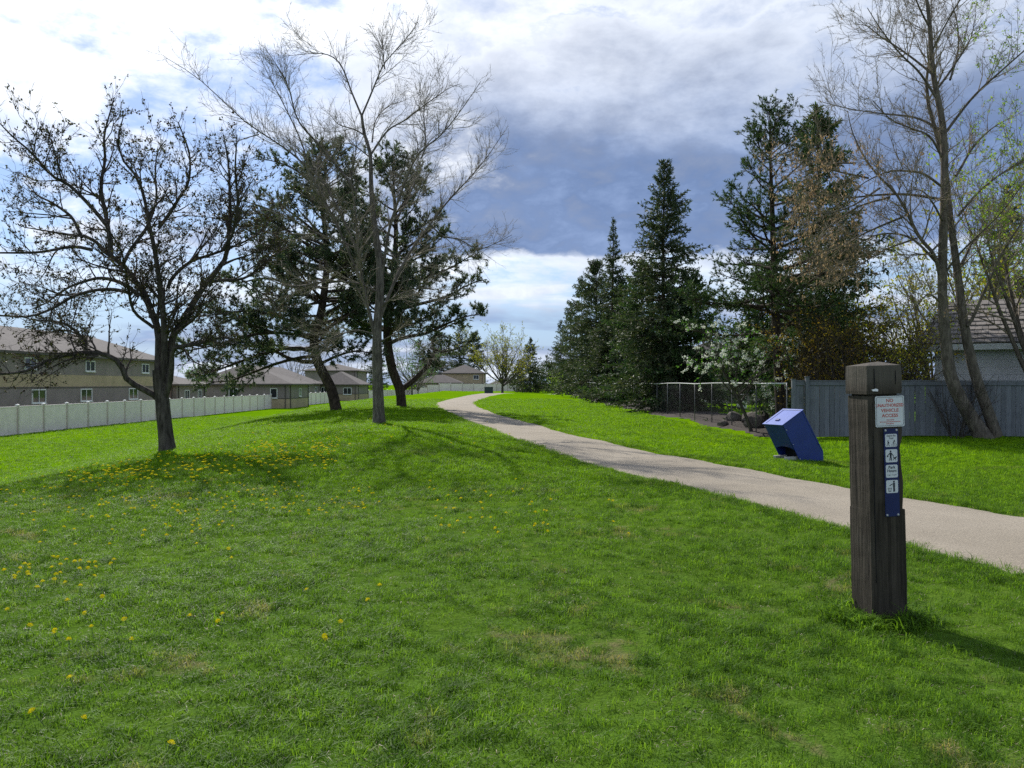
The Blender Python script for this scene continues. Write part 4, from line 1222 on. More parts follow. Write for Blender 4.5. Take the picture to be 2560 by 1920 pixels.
def spawn(rng, P, R, dens, t0, t1, ang, lenf, n=6, up=0.1, wander=0.12, rad=0.55, tip=0.004, flat=1.0, rmax=9, jang=0.25, even=False, grav=0.0):
    L = lengths(P)
    cnt = np.maximum(0, np.round(dens * L * (t1 - t0) + rng.random(len(L)) - 0.5)).astype(int) if np.ndim(dens) == 0 else dens
    idx = np.repeat(np.arange(len(L)), cnt)
    t = t0 + (t1 - t0) * rng.random(len(idx))
    p, d, r = sample(P, R, idx, t)
    rv = rng.normal(0, 1, (len(idx), 3)); rv[:, 2] *= flat
    perp = unit(rv - d * np.sum(rv * d, 1, keepdims=True))
    a = ang + rng.normal(0, jang, len(idx))
    dd = unit(np.cos(a)[:, None] * d + np.sin(a)[:, None] * perp)
    ln = lenf(L[idx], t, rng)
    pts = [p]
    for k in range(n - 1):
        dd = unit(dd + UP * (up - grav * (k / n)) + rng.normal(0, wander, dd.shape))
        pts.append(pts[-1] + dd * (ln / (n - 1))[:, None])
    r0 = np.minimum(np.minimum(r * rad, rmax), 0.012 + ln * 0.02)
    r0 = np.maximum(r0, tip)
    w = np.linspace(0, 1, n)[None]
    return np.stack(pts, 1), r0[:, None] * (1 - w) + tip * w, idx, t

def pick(rng, P, R, dens, t0=0.0, t1=1.0):
    L = lengths(P); cnt = np.floor(dens * L * (t1 - t0) + rng.random(len(L))).astype(int)
    idx = np.repeat(np.arange(len(L)), cnt); t = t0 + (t1 - t0) * rng.random(len(idx))
    p, d, r = sample(P, R, idx, t)
    return p, d

def leaf_quads(rng, p, d, ln, wd, jit=0.6, droop=0.0, var=0.4):
    n = len(p)
    a = unit(d + rng.normal(0, jit, (n, 3)) - UP * droop)
    b = unit(np.cross(a, rng.normal(0, 1, (n, 3))))
    l = (ln * (1 - var / 2 + var * rng.random(n)))[:, None]; w = (wd * (1 - var / 2 + var * rng.random(n)))[:, None]
    V = np.stack([p, p + a * l * 0.5 + b * w / 2, p + a * l, p + a * l * 0.5 - b * w / 2], 1).reshape(-1, 3)
    return V, np.arange(4 * n).reshape(n, 4)

def needle_tufts(rng, p, d, m, ln, wd, spread=0.9):
    n = len(p)
    P = np.repeat(p, m, 0); D = np.repeat(d, m, 0)
    a = unit(D + rng.normal(0, spread, P.shape))
    b = unit(np.cross(a, rng.normal(0, 1, P.shape)))
    l = ln * (0.7 + 0.6 * rng.random(len(P)))[:, None]
    V = np.stack([P - b * wd / 2, P + b * wd / 2, P + a * l], 1).reshape(-1, 3)
    return V, np.arange(3 * len(P)).reshape(-1, 3)

def fine_twigs(rng, P, R, dens, ln, wd, up=0.15, spread=0.55):
    p, d = pick(rng, P, R, dens, 0.15, 1.0)
    return needle_tufts(rng, p, unit(d + UP * up), 1, ln, wd, spread)

def finish_tree(name, label, base, trunk, limbs, twigs, foliage, mats, group=None, cat='tree'):
    """trunk: (P,R) in world space; limbs: list of (P,R); twigs: list of (P,R,sides); foliage: list of (V,F,mat)"""
    t = empty(name, tuple(base), 0, label, cat, group)
    b = np.array(base)
    V, F = tube_batch(trunk[0][None] - b, trunk[1][None], 12)
    link('trunk', mesh_np('trunk', [(V, F, 0)], mats[0], True), t)
    for P, R in limbs:
        V, F = tube_batch(P[None] - b, R[None], 8)
        link('limb', mesh_np('limb', [(V, F, 0)], mats[0], True), t)
    parts = []
    for P, R, s in twigs:
        if len(P):
            V, F = tube_batch(P - b, R, s); parts.append((V, F, 0))
    if parts: tag(link('crown', mesh_np('crown', parts, mats[1], True), t), kind='stuff')
    for nm, V, F, m in foliage:
        tag(link(nm, mesh_np(nm, [(V - b.astype(float), F, 0)], m), t), kind='stuff')
    return t

def flare(R, P, h=0.5, k=0.45):
    z = P[:, 2] - P[0, 2]
    return R * (1 + k * np.exp(-(z / h) ** 1.0 * 2.2))

def traced(limb_px, depth, rng, spread, n=18):
    """a limb from photo pixels: it keeps the tree's own distance and bends towards or away from us on its way out"""
    pts = [pix(x, y, depth) for x, y in limb_px]
    k = rng.uniform(-1, 1) * spread
    m = len(pts)
    out = []
    for i, p in enumerate(pts):
        q = p.copy(); w = i / max(1, m - 1); dy = k * w ** 1.3
        q[0] *= (depth + dy) / depth; q[2] = EYE + (q[2] - EYE) * (depth + dy) / depth; q[1] += dy
        out.append(q)
    return resample(out, n)

def start_on(limb, parent, R):
    """lets a limb begin on its parent's axis"""
    i = np.argmin(np.linalg.norm(parent - limb[0], axis=1))
    w = np.linspace(1, 0, len(limb))[:, None] ** 3
    return limb + w * (parent[i] - limb[0]), R[i]

# ---- crab apple on the left
def crab_apple():
    rng = np.random.default_rng(31)
    b = at(420, 1130)[0]; D = b[1]
    tr = traced([(421, 1142), (419, 1128), (411, 1055), (405, 995), (400, 960), (398, 925)], D, rng, 0.0)
    s = D / FPX
    Rt = flare(np.linspace(18.5, 16.0, len(tr)) * s, tr, 0.4, 0.5)
    L = [  # photo pixels, radius at the start, reach
        ([(402, 990), (393, 922), (391, 869), (386, 821), (371, 791), (346, 736), (312, 689), (278, 651), (236, 626), (203, 592), (169, 575), (127, 571), (63, 559), (-10, 545)], 11.5, 1.2),
        ([(406, 990), (412, 930), (415, 880), (418, 833), (416, 748), (411, 685), (405, 622), (395, 559), (390, 510), (376, 462), (345, 420), (338, 377), (357, 322)], 10.0, -1.0),
        ([(410, 985), (424, 940), (421, 890), (428, 841), (456, 791), (485, 740), (506, 706), (544, 656), (557, 622), (560, 538), (556, 460), (550, 390), (532, 310)], 11.5, 0.7),
        ([(410, 1000), (428, 960), (440, 919), (449, 878), (475, 869), (532, 862), (590, 850), (640, 862)], 8.0, -1.3),
        ([(404, 1005), (389, 989), (358, 970), (329, 951), (320, 922), (304, 897), (269, 884), (222, 886), (174, 900), (127, 929), (60, 940), (5, 955)], 8.5, -1.5),
        ([(278, 651), (274, 605), (262, 546), (249, 495), (243, 453), (249, 390), (243, 327), (262, 225)], 6.5, 0.5),
        ([(264, 560), (228, 512), (190, 470), (160, 453), (122, 402), (89, 369), (60, 330)], 4.8, -1.2),
        ([(346, 740), (322, 720), (281, 700), (232, 690), (190, 694), (120, 710), (40, 745), (-20, 760)], 5.0, 1.6),
        ([(330, 735), (300, 726), (260, 727), (212, 745), (170, 780), (128, 800), (60, 800), (0, 815)], 4.0, -1.8),
        ([(269, 884), (210, 880), (196, 850), (152, 815), (104, 799), (32, 793), (-30, 780)], 4.6, 1.3),
        ([(420, 720), (422, 706), (439, 677), (468, 647), (500, 632), (560, 600), (610, 560), (640, 500)], 4.6, 1.6),
        ([(396, 570), (422, 542), (460, 495), (485, 462), (495, 400), (478, 330)], 4.4, -0.8),
        ([(300, 680), (318, 620), (345, 560), (352, 480), (330, 400), (318, 330), (330, 290)], 4.2, 2.0),
        ([(557, 625), (590, 580), (612, 520), (620, 450), (640, 380)], 4.6, -1.4),
        ([(500, 712), (540, 700), (600, 690), (650, 640), (690, 600)], 4.2, 1.0),
        ([(205, 594), (170, 540), (110, 500), (50, 470), (0, 430)], 4.0, 1.0),
        ([(232, 625), (190, 620), (130, 640), (60, 650), (0, 660)], 3.8, -1.6),
        ([(385, 820), (350, 780), (360, 720), (378, 650), (360, 580)], 3.6, -2.4),
        ([(430, 840), (470, 820), (520, 800), (570, 760), (620, 740)], 4.0, -2.2),
    ]
    limbs = []
    P0 = [tr]
    for px, r, sp in L:
        P = traced(px, D, rng, 0.0, 20)
        w = np.linspace(0, 1, 20) ** 1.25
        P[:, 1] += sp * w
        limbs.append([P, (np.linspace(1, 0, 20) ** 0.9 * r * 0.88 + 1.1) * s])
    A = np.stack([l[0] for l in limbs]); R = np.stack([l[1] for l in limbs])
    lf = lambda L, t, g: (0.5 + 0.95 * g.random(len(t))) * (1.15 - 0.92 * t)
    PB, RB, _, _ = spawn(rng, A, R, 1.6, 0.2, 0.9, 0.65, lambda L, t, g: (0.9 + 1.0 * g.random(len(t))) * (1.15 - 0.85 * t), 20, 0.0, 0.07, 0.6, 0.007, rmax=0.05)
    A0, R0_ = A, R; A = np.concatenate([A, PB]); R = np.concatenate([R, RB])
    P2, R2, _, _ = spawn(rng, A, R, 5.0, 0.18, 1.0, 0.75, lf, 7, 0.10, 0.16, 0.5, 0.0045, rmax=0.03)
    P3, R3, _, _ = spawn(rng, P2, R2, 9.0, 0.12, 1.0, 0.7, lambda L, t, g: 0.22 + 0.5 * g.random(len(t)), 4, 0.13, 0.2, 0.6, 0.0034, rmax=0.011)
    # upright water shoots on top
    P4, R4, _, _ = spawn(rng, A, R, 1.2, 0.4, 1.0, 0.5, lambda L, t, g: 0.2 + 0.5 * g.random(len(t)), 6, 0.42, 0.06, 0.4, 0.0028, rmax=0.010)
    VT, FT = fine_twigs(rng, P3, R3, 9.0, 0.17, 0.006, 0.25)
    p3, d3 = pick(rng, P3, R3, 2.8, 0.25, 1.0); p4, d4 = pick(rng, P4, R4, 6.0, 0.3, 1.0); p2, d2 = pick(rng, P2, R2, 2.6, 0.4, 1.0)
    c = np.concatenate([p3, p4, p2]); d = np.concatenate([d3, d4, d2])
    # each spur carries a little rosette of young leaves and old fruit
    m = 5; c = np.repeat(c, m, 0) + rng.normal(0, 0.020, (len(c) * m, 3)); d = np.repeat(d, m, 0)
    V, F = leaf_quads(rng, c, d, 0.068, 0.038, 1.2)
    finish_tree('crab_apple_tree', 'dark spreading crab apple with small young leaves standing in front of the pines', b, (tr, Rt), [(l[0], l[1]) for l in limbs],
                [(PB[:, ::3], RB[:, ::3], 5), (P2, R2, 4), (P3, R3, 3), (P4, R4, 3)], [('fine_twigs', VT, FT, M['twig_dark']), ('foliage', V, F, M['leaf_crab'])], [M['bark_dark'], M['twig_dark']])
crab_apple()

# ---- tall budding tree in the middle
def elm():
    rng = np.random.default_rng(57)
    b = at(948, 1060)[0]; D = b[1]; s = D / FPX
    tr = traced([(948, 1076), (948, 1058), (945, 980), (943, 900), (943, 810), (950, 723), (949, 640), (937, 554), (928, 458), (925, 362), (910, 309), (903, 260)], D, rng, 0.0, 34)
    Rt = flare(np.interp(np.linspace(0, 1, 34), [0, .25, .5, .8, 1], [15.5, 12.5, 9.5, 5.5, 3.4]) * s, tr, 0.4, 0.55)
    L = [
        ([(903, 262), (874, 193), (850, 130), (826, 101), (787, 87), (701, 87)], 3.2, 0.6),
        ([(903, 262), (925, 215), (942, 178), (961, 140), (980, 118), (1020, 80), (1053, 39)], 3.2, -0.6),
        ([(962, 140), (955, 90), (947, 29)], 2.0, 0.6),
        ([(925, 365), (966, 294), (1009, 260), (1053, 217), (1115, 159), (1150, 138)], 3.6, 1.4),
        ([(953, 690), (976, 560), (1000, 490), (1019, 444), (1053, 376), (1115, 328), (1173, 260), (1212, 207)], 5.6, -1.2),
        ([(1056, 372), (1066, 330), (1058, 227), (1075, 170)], 2.6, 0.8),
        ([(946, 800), (985, 690), (1019, 617), (1072, 535), (1120, 468), (1173, 405), (1221, 342), (1270, 262)], 5.8, 1.5),
        ([(1072, 535), (1110, 572), (1149, 579), (1202, 603), (1245, 588), (1289, 564)], 2.6, 0.4),
        ([(1068, 540), (1045, 505), (1062, 460), (1090, 420)], 2.0, -1.0),
        ([(945, 860), (913, 723), (898, 603), (894, 506), (886, 434), (900, 370), (905, 310)], 7.5, -0.9),
        ([(890, 460), (850, 405), (797, 342), (749, 284), (730, 207), (700, 150), (677, 116)], 4.6, -1.0),
        ([(800, 345), (790, 390), (759, 391)], 1.8, 0.5),
        ([(905, 640), (850, 520), (800, 430), (759, 380), (734, 309), (686, 212), (638, 121), (609, 58)], 4.6, 1.2),
        ([(915, 720), (840, 540), (780, 420), (759, 391), (691, 342), (638, 309), (585, 260), (522, 203), (460, 165)], 4.8, -1.6),
        ([(640, 310), (590, 318), (560, 330)], 1.8, 0.4),
        ([(900, 610), (850, 590), (787, 569), (715, 530), (619, 506), (560, 520)], 3.6, -2.0),
        ([(947, 760), (1000, 730), (1060, 715), (1110, 690), (1150, 640)], 3.4, -2.2),
        ([(946, 720), (900, 700), (830, 700), (760, 720), (700, 700)], 3.4, -2.4),
        ([(944, 850), (1000, 830), (1050, 850), (1090, 880)], 2.4, -1.8),
        ([(944, 830), (890, 820), (840, 850), (800, 900)], 2.4, -1.8),
        ([(910, 312), (880, 290), (830, 262), (800, 225), (790, 215)], 2.4, 1.6),
        ([(925, 370), (870, 320), (830, 300), (785, 275)], 2.4, 2.0),
        ([(930, 330), (930, 250), (955, 190), (985, 165)], 2.4, 2.2),
        ([(940, 570), (1000, 500), (1030, 400), (1030, 300), (1010, 220)], 3.0, 2.6),
    ]
    limbs = []
    for px, r, sp in L:
        P = traced(px, D, rng, 0.0, 18); P[:, 1] += sp * np.linspace(0, 1, 18) ** 1.2
        limbs.append((P, (r * 0.66 * np.linspace(1, 0, 18) ** 1.0 + 0.55) * s))
    A = np.stack([l[0] for l in limbs]); R = np.stack([l[1] for l in limbs])
    PB, RB, _, _ = spawn(rng, A, R, 1.1, 0.2, 0.95, 0.5, lambda L, t, g: (1.0 + 1.4 * g.random(len(t))) * (1.12 - 0.95 * t), 18, 0.0, 0.06, 0.6, 0.006, rmax=0.03)
    A = np.concatenate([A, PB]); R = np.concatenate([R, RB])
    P2, R2, _, _ = spawn(rng, A, R, 5.6, 0.14, 1.0, 0.62, lambda L, t, g: (0.45 + 1.1 * g.random(len(t))) * (1.2 - 0.85 * t), 7, 0.05, 0.13, 0.55, 0.0036, rmax=0.014)
    P3, R3, _, _ = spawn(rng, P2, R2, 7.0, 0.12, 1.0, 0.62, lambda L, t, g: 0.2 + 0.55 * g.random(len(t)), 4, 0.06, 0.15, 0.6, 0.0030, rmax=0.009)
    VT, FT = fine_twigs(rng, P3, R3, 11.0, 0.24, 0.0065)
    VU, FU = fine_twigs(rng, P2, R2, 7.0, 0.26, 0.0065)
    VT, FT = np.concatenate([VT, VU]), np.concatenate([FT, FU + len(VT)])
    p, d = pick(rng, P3, R3, 5.5, 0.2, 1.0); p2, d2 = pick(rng, P2, R2, 2.6, 0.3, 1.0)
    V, F = leaf_quads(rng, np.concatenate([p, p2]), np.concatenate([d, d2]), 0.036, 0.013, 0.9)
    el = finish_tree('budding_elm_tree', 'tall grey elm with bare spreading limbs and tiny buds on the grassy bank', b, (tr, Rt), limbs, [(PB[:, ::3], RB[:, ::3], 5), (P2, R2, 4), (P3, R3, 3)], [('fine_twigs', VT, FT, M['twig_grey']), ('buds', V, F, M['bud'])], [M['bark_grey'], M['twig_grey']])
    el.scale = (0.975, 0.975, 0.965)
elm()

# ---- pines
def pine(name, label, b, trunk, Rt, rng, hmin, nbr, reach, limbs=(), up0=(0.15, 0.75), lbl_group=None, tuft=(6, 0.20, 0.046), needle='needle_pine', bark='bark_pine', dens2=6.0, dens3=7.5, tdens=13.0, droop=0.0, dead=10, cat='tree', foliage=1.0):
    z0, z1 = trunk[0, 2], trunk[-1, 2]; Hh = z1 - z0
    n = nbr
    u = np.sort(hmin + (1 - hmin) * rng.random(n) ** 0.95)
    az = np.cumsum(rng.uniform(1.9, 2.9, n))
    f = u * (len(trunk) - 1); i = np.minimum(f.astype(int), len(trunk) - 2); w = (f - i)[:, None]
    p = trunk[i] * (1 - w) + trunk[i + 1] * w; r = Rt[i]
    v = (u - hmin) / (1 - hmin)
    L = reach(v) * (0.7 + 0.5 * rng.random(n))
    el = up0[0] + (up0[1] - up0[0]) * v ** 1.3 + rng.normal(0, 0.12, n)
    d = np.stack([np.cos(az) * np.cos(el), np.sin(az) * np.cos(el), np.sin(el)], 1)
    pts = [p]; dd = d
    for k in range(8):
        dd = unit(dd + UP * (0.045 + 0.05 * (k > 4) - droop * (k < 4)) + rng.normal(0, 0.085, d.shape))
        pts.append(pts[-1] + dd * (L / 8)[:, None])
    B = np.stack(pts, 1); ww = np.linspace(0, 1, 9)[None]
    BR = np.minimum(r * 0.55, 0.020 + 0.014 * L)[:, None] * (1 - ww) + 0.008 * ww
    if len(limbs):
        LB = np.stack([resample(l[0], 9) for l in limbs]); LR = np.stack([np.linspace(l[1], 0.02, 9) for l in limbs])
        B = np.concatenate([B, LB]); BR = np.concatenate([BR, LR])
    P2, R2, _, _ = spawn(rng, B, BR, dens2, 0.28, 1.0, 0.8, lambda L, t, g: (0.25 + 0.16 * L) * (0.6 + 0.8 * g.random(len(t))) * (1.15 - 0.6 * t), 5, 0.10, 0.14, 0.55, 0.005, flat=0.45, rmax=0.025)
    P3, R3, _, _ = spawn(rng, P2, R2, dens3, 0.2, 1.0, 0.7, lambda L, t, g: 0.16 + 0.22 * g.random(len(t)), 3, 0.14, 0.15, 0.6, 0.004, flat=0.6, rmax=0.010)
    p3, d3 = pick(rng, P3, R3, tdens * foliage, 0.3, 1.0); p2, d2 = pick(rng, P2, R2, tdens * 0.45 * foliage, 0.55, 1.0)
    tipp = P3[:, -1]; tipd = unit(P3[:, -1] - P3[:, -2])
    c = np.concatenate([p3, p2, tipp]); dc = np.concatenate([d3, d2, tipd])
    V, F = needle_tufts(rng, c, dc, tuft[0], tuft[1], tuft[2], 0.62)
    tw = [(P2, R2, 4), (P3, R3, 3)]
    if dead:
        idx = np.zeros(dead, int); t = rng.uniform(0.12, hmin + 0.25, dead)
        DP, DR, _, _ = spawn(rng, trunk[None], Rt[None], np.array([dead]), 0.16, min(0.9, hmin + 0.3), 1.35, lambda L, t, g: 0.7 + 1.6 * g.random(len(t)), 6, -0.05, 0.2, 0.25, 0.005, flat=0.4, rmax=0.03)
        D2, E2, _, _ = spawn(rng, DP, DR, 3.0, 0.3, 1.0, 0.8, lambda L, t, g: 0.25 + 0.5 * g.random(len(t)), 5, 0.0, 0.2, 0.6, 0.004, rmax=0.012)
        tw += [(DP, DR, 5), (D2, E2, 3)]
    return finish_tree(name, label, b, (trunk, Rt), [(B[k], BR[k]) for k in range(len(B))], tw, [('needles', V, F, M[needle])], [M[bark], M[bark]], lbl_group, cat)

def left_pines():
    rng = np.random.default_rng(5)
    b = at(842, 1026)[0]; D = b[1]; s = D / FPX
    tr = traced([(843, 1040), (840, 1024), (829, 975), (809, 935), (793, 902), (785, 861), (790, 821), (803, 780), (816, 675), (812, 580), (807, 510), (812, 440), (816, 380)], D, rng, 0, 30)
    Rt = flare(np.interp(np.linspace(0, 1, 30), [0, .3, .6, 1], [14, 11.5, 7.5, 1.6]) * s, tr, 0.6, 0.2)
    lim = [([pix(x, y, D) + np.array((0, q, 0)) for (x, y), q in zip(px, np.linspace(0, dy, len(px)))], r) for px, dy, r in (
        ([(790, 880), (740, 870), (690, 880), (620, 905), (560, 930), (500, 940)], -2.0, .12), ([(792, 890), (740, 895), (680, 910), (610, 935), (545, 955), (480, 950)], 1.2, .10), ([(790, 850), (730, 835), (650, 840), (560, 870), (470, 890)], -2.6, .10), ([(800, 910), (850, 890), (900, 880), (960, 890)], -1.6, .09), ([(795, 800), (850, 770), (910, 760), (960, 770)], -2.0, .09), ([(795, 905), (730, 900), (660, 870), (580, 860), (490, 850)], 1.5, .12),
        ([(790, 820), (720, 800), (650, 780), (570, 790), (510, 800)], -1.5, .11), ([(805, 760), (740, 720), (660, 690), (580, 700), (520, 690)], 1.5, .10),
        ([(812, 640), (750, 600), (690, 560), (620, 560)], -1.5, .09), ([(812, 600), (740, 540), (680, 500), (630, 480)], 1.8, .08), ([(810, 520), (770, 450), (720, 420), (670, 410)], -1, .07))]
    pine('scots_pine_tree', 'dark scots pine with leaning trunk and long low boughs behind the crab apple', b, tr, Rt, rng, 0.27, 72, lambda v: 4.9 * (1 - v) ** 0.65 + 0.7, lim, (-0.05, 0.75), 'scots pines on the bank', dead=12)
    rng = np.random.default_rng(6)
    b = at(1004, 1019)[0]; D = b[1] + 1.0; b[1] = D; b[0] = (1004 - 1280) / FPX * D; b[2] = float(H(b[0], D)); s = D / FPX
    tr = traced([(1006, 1036), (1004, 1018), (1000, 975), (984, 935), (976, 902), (968, 841), (972, 760), (985, 670), (990, 580), (985, 480), (980, 388)], D, rng, 0, 30)
    Rt = flare(np.interp(np.linspace(0, 1, 30), [0, .3, .6, 1], [12.5, 10.5, 7, 1.6]) * s, tr, 0.6, 0.2)
    lim = [([pix(x, y, D) + np.array((0, q, 0)) for (x, y), q in zip(px, np.linspace(0, dy, len(px)))], r) for px, dy, r in (
        ([(1003, 975), (1041, 943), (1082, 894), (1078, 853), (1100, 820), (1150, 800)], 1.0, .16), ([(970, 860), (1010, 845), (1070, 835), (1151, 800), (1208, 790)], -1.5, .12),
        ([(972, 780), (1040, 760), (1110, 740), (1170, 705), (1214, 690)], 1.4, .12), ([(978, 720), (1050, 700), (1120, 680), (1188, 645)], -1.4, .11),
        ([(985, 640), (1040, 600), (1080, 560), (1098, 535)], 1.0, .09), ([(988, 560), (1020, 500), (1050, 460)], -1.0, .08), ([(1075, 870), (1110, 880), (1150, 870), (1190, 850)], -0.8, .07))]
    pine('scots_pine_tree', 'dark scots pine with boughs reaching toward the path behind the tall elm', b, tr, Rt, rng, 0.28, 62, lambda v: 4.0 * (1 - v) ** 0.68 + 0.7, lim, (0.0, 0.8), 'scots pines on the bank', dead=10)
left_pines()

# ---- spruces
def spruce_parts(seed, h, rb, dens=1.0, bare=0.04, droop=0.16, open_=0.0, shape=0.85, sz=1.0):
    rng = np.random.default_rng(seed)
    n = 26
    tr = np.stack([0.05 * np.sin(np.linspace(0, 5, n) + seed), 0.05 * np.cos(np.linspace(0, 4, n) + seed), np.linspace(-0.15, h, n)], 1)
    Rt = np.linspace(0.012 * h + 0.03, 0.012, n)
    nb = int(h * 27 * dens)
    u = bare + (1 - bare) * np.sort(rng.random(nb)) ** 0.92
    u = np.minimum(u, 0.992)
    lump = 1 + 0.16 * np.sin(u * 31 + seed) + 0.10 * np.sin(u * 67 + seed * 2)
    L = (rb * (1 - u) ** shape * lump + 0.12) * (0.62 + 0.5 * rng.random(nb) - open_ * rng.random(nb))
    az = rng.random(nb) * 6.283
    el = np.interp(u, [0, 0.35, 0.7, 1.0], [-0.22, -0.02, 0.30, 0.95]) + rng.normal(0, 0.10, nb)
    p = np.stack([np.interp(u * h, tr[:, 2], tr[:, 0]), np.interp(u * h, tr[:, 2], tr[:, 1]), u * h], 1)
    d = np.stack([np.cos(az) * np.cos(el), np.sin(az) * np.cos(el), np.sin(el)], 1)
    pts = [p]; dd = d
    for k in range(6):
        dd = unit(dd + UP * (np.where(k < 3, -droop * 0.5, 0.12) * (1 - u)[:, None]) + rng.normal(0, 0.06, d.shape)); pts.append(pts[-1] + dd * (L / 6)[:, None])
    B = np.stack(pts, 1); w = np.linspace(0, 1, 7)[None]
    BR = (0.010 + 0.010 * L)[:, None] * (1 - w) + 0.005 * w
    P2, R2, _, _ = spawn(rng, B, BR, 9.0 / sz, 0.12, 1.0, 0.85, lambda L, t, g: (0.10 + 0.26 * L * (1.05 - t)) * (0.6 + 0.7 * g.random(len(t))), 4, -0.05, 0.12, 0.5, 0.004, flat=0.35, rmax=0.012)
    a, da = pick(rng, P2, R2, 20.0 / sz); c, dc = pick(rng, B, BR, 26.0 / sz, 0.2, 1.0); e, de = pick(rng, tr[None], Rt[None], 26.0, 0.93, 1.0)
    de = unit(de * 0.4 + rng.normal(0, 0.6, de.shape))
    V, F = leaf_quads(rng, np.concatenate([a, c, e]), np.concatenate([da, dc, de]), 0.20 * sz ** .7, 0.058 * sz, 0.55, 0.10)
    V2, F2 = tube_batch(B, BR, 4)
    return tr, Rt, (V2, F2), (V, F)

SPRUCE = {}
def spruce(label, x, y, h, rb, seed, needle='needle_spruce', group='spruces behind the chain link fence', name='spruce_tree', lean=0.0, **kw):
    key = (seed, h, rb)
    tr, Rt, br, nd = spruce_parts(seed, h, rb, **kw)
    t = empty(name, (x, y, float(H(x, y))), 0, label, 'tree', group)
    t.rotation_euler = (0, lean, 0)
    V, F = tube_batch(tr[None], flare(Rt, tr, 0.6, 0.3)[None], 10)
    link('trunk', mesh_np('trunk', [(V, F, 0)], M['bark_pine'], True), t)
    tag(link('boughs', mesh_np('boughs', [(br[0], br[1], 0)], M['bark_pine'], True), t), kind='stuff')
    tag(link('needles', mesh_np('needles', [(nd[0], nd[1], 0)], M[needle]), t), kind='stuff')
    return t

def on_row(px, X): return X * FPX / (px - 1280)
def right_spruces():
    y = on_row(1660, 8.8); spruce('tall dense dark spruce with pointed top behind the chain link fence', 8.8, y, (960 - 399) / FPX * y + 1.5, 3.9, 2, shape=0.72, dens=0.9, sz=1.12)
    y = on_row(1532, 8.8); spruce('tall thin topped spruce leading the row along the path', 8.8, y, (960 - 544) / FPX * y + 1.5, 4.2, 3, open_=0.2, shape=1.1, dens=0.8, sz=1.2)
    y = on_row(1490, 9.0); spruce('broad spruce with rounded shoulder in the row along the path', 9.0, y, (960 - 655) / FPX * y + 1.4, 5.2, 4, shape=0.60, dens=0.7, sz=1.4)
    y = on_row(1454, 9.2); spruce('far spruce partly hidden in the row along the path', 9.2, y, (960 - 692) / FPX * y + 1.4, 4.4, 5, dens=0.55, sz=1.6, shape=0.7)
    y = on_row(1426, 9.4); spruce('farther smaller spruce near the end of the row', 9.4, y, (960 - 755) / FPX * y + 1.4, 4.2, 6, dens=0.42, sz=1.9, shape=0.7)
    y = on_row(1402, 9.8); spruce('small dark spruce closing the end of the row', 9.8, y, (960 - 800) / FPX * y + 1.4, 4.0, 7, dens=0.4, sz=2.0, shape=0.7)
    spruce('low spruce filling the gap before the tall dense spruce', 9.3, 59, 10.2, 4.2, 8, 'needle_green', dens=0.85, sz=1.25, shape=0.65)
    spruce('squat green spruce beside the tall dense spruce trunk', 10.2, 47, 7.6, 3.8, 9, 'needle_green', dens=1.0, sz=1.2, shape=0.6)
    spruce('squat spruce in the shade between the two tall ones', 12.0, 39, 7.0, 3.4, 10, 'needle_green', dens=1.0, sz=1.2, shape=0.6, bare=0.2)
    spruce('broad spruce with low skirts between the row and the dense spruce', 9.6, 72, 10.5, 4.6, 17, dens=0.7, sz=1.5, shape=0.6)
    spruce('tall dark spruce half hidden behind the maple boughs', (2046 - 1280) / FPX * 32, 32, (960 - 262) / FPX * 32 + 1.5, 4.2, 12, 'needle_green', shape=0.72, dens=0.8, open_=0.15, sz=1.15)
    spruce('low broad spruce behind the rusty shrubs', 13.4, 36, 6.2, 3.4, 18, 'needle_green', dens=0.9, sz=1.2, shape=0.55)
    spruce('dark spruce rising behind the shed', (2520 - 1280) / FPX * 42, 42, (960 - 462) / FPX * 42 + 1.5, 3.2, 13, 'needle_green', group=None, dens=0.8, sz=1.2)
    g = 'far spruces beyond the path'
    spruce('far lone dark spruce beyond the end of the path', (1326 - 1280) / FPX * 172, 172, (960 - 846) / FPX * 172 + 1.8, 4.6, 14, dens=0.6, sz=2.4, group=g)
    spruce('far low dark spruce beside the lone spruce', (1300 - 1280) / FPX * 185, 185, 7.0, 4.2, 15, dens=0.5, sz=2.4, group=g)
    spruce('far bushy spruce beside the yellow green bush', (1366 - 1280) / FPX * 200, 200, 8.5, 5.0, 16, dens=0.5, sz=2.4, group=g)
    for i, (px, py, yy, r, lab) in enumerate(((1050, 850, 255, 6, 'far dark spruce behind the low wing of the far house'), (1100, 838, 262, 7, 'far tall dark spruce behind the far two storey house'), (1150, 834, 270, 7, 'far tall dark spruce behind the roof peak of the far house'), (1185, 846, 258, 6, 'far dark spruce at the right end of the far house'), (940, 876, 230, 5.5, 'far dark spruce behind the two storey house among bungalows'))):
        spruce(lab, (px - 1280) / FPX * yy, yy, (960 - py) / FPX * yy + 3.0, r, 20 + i, dens=0.42, sz=2.8, group='far spruces behind the houses', shape=0.45)
right_spruces()

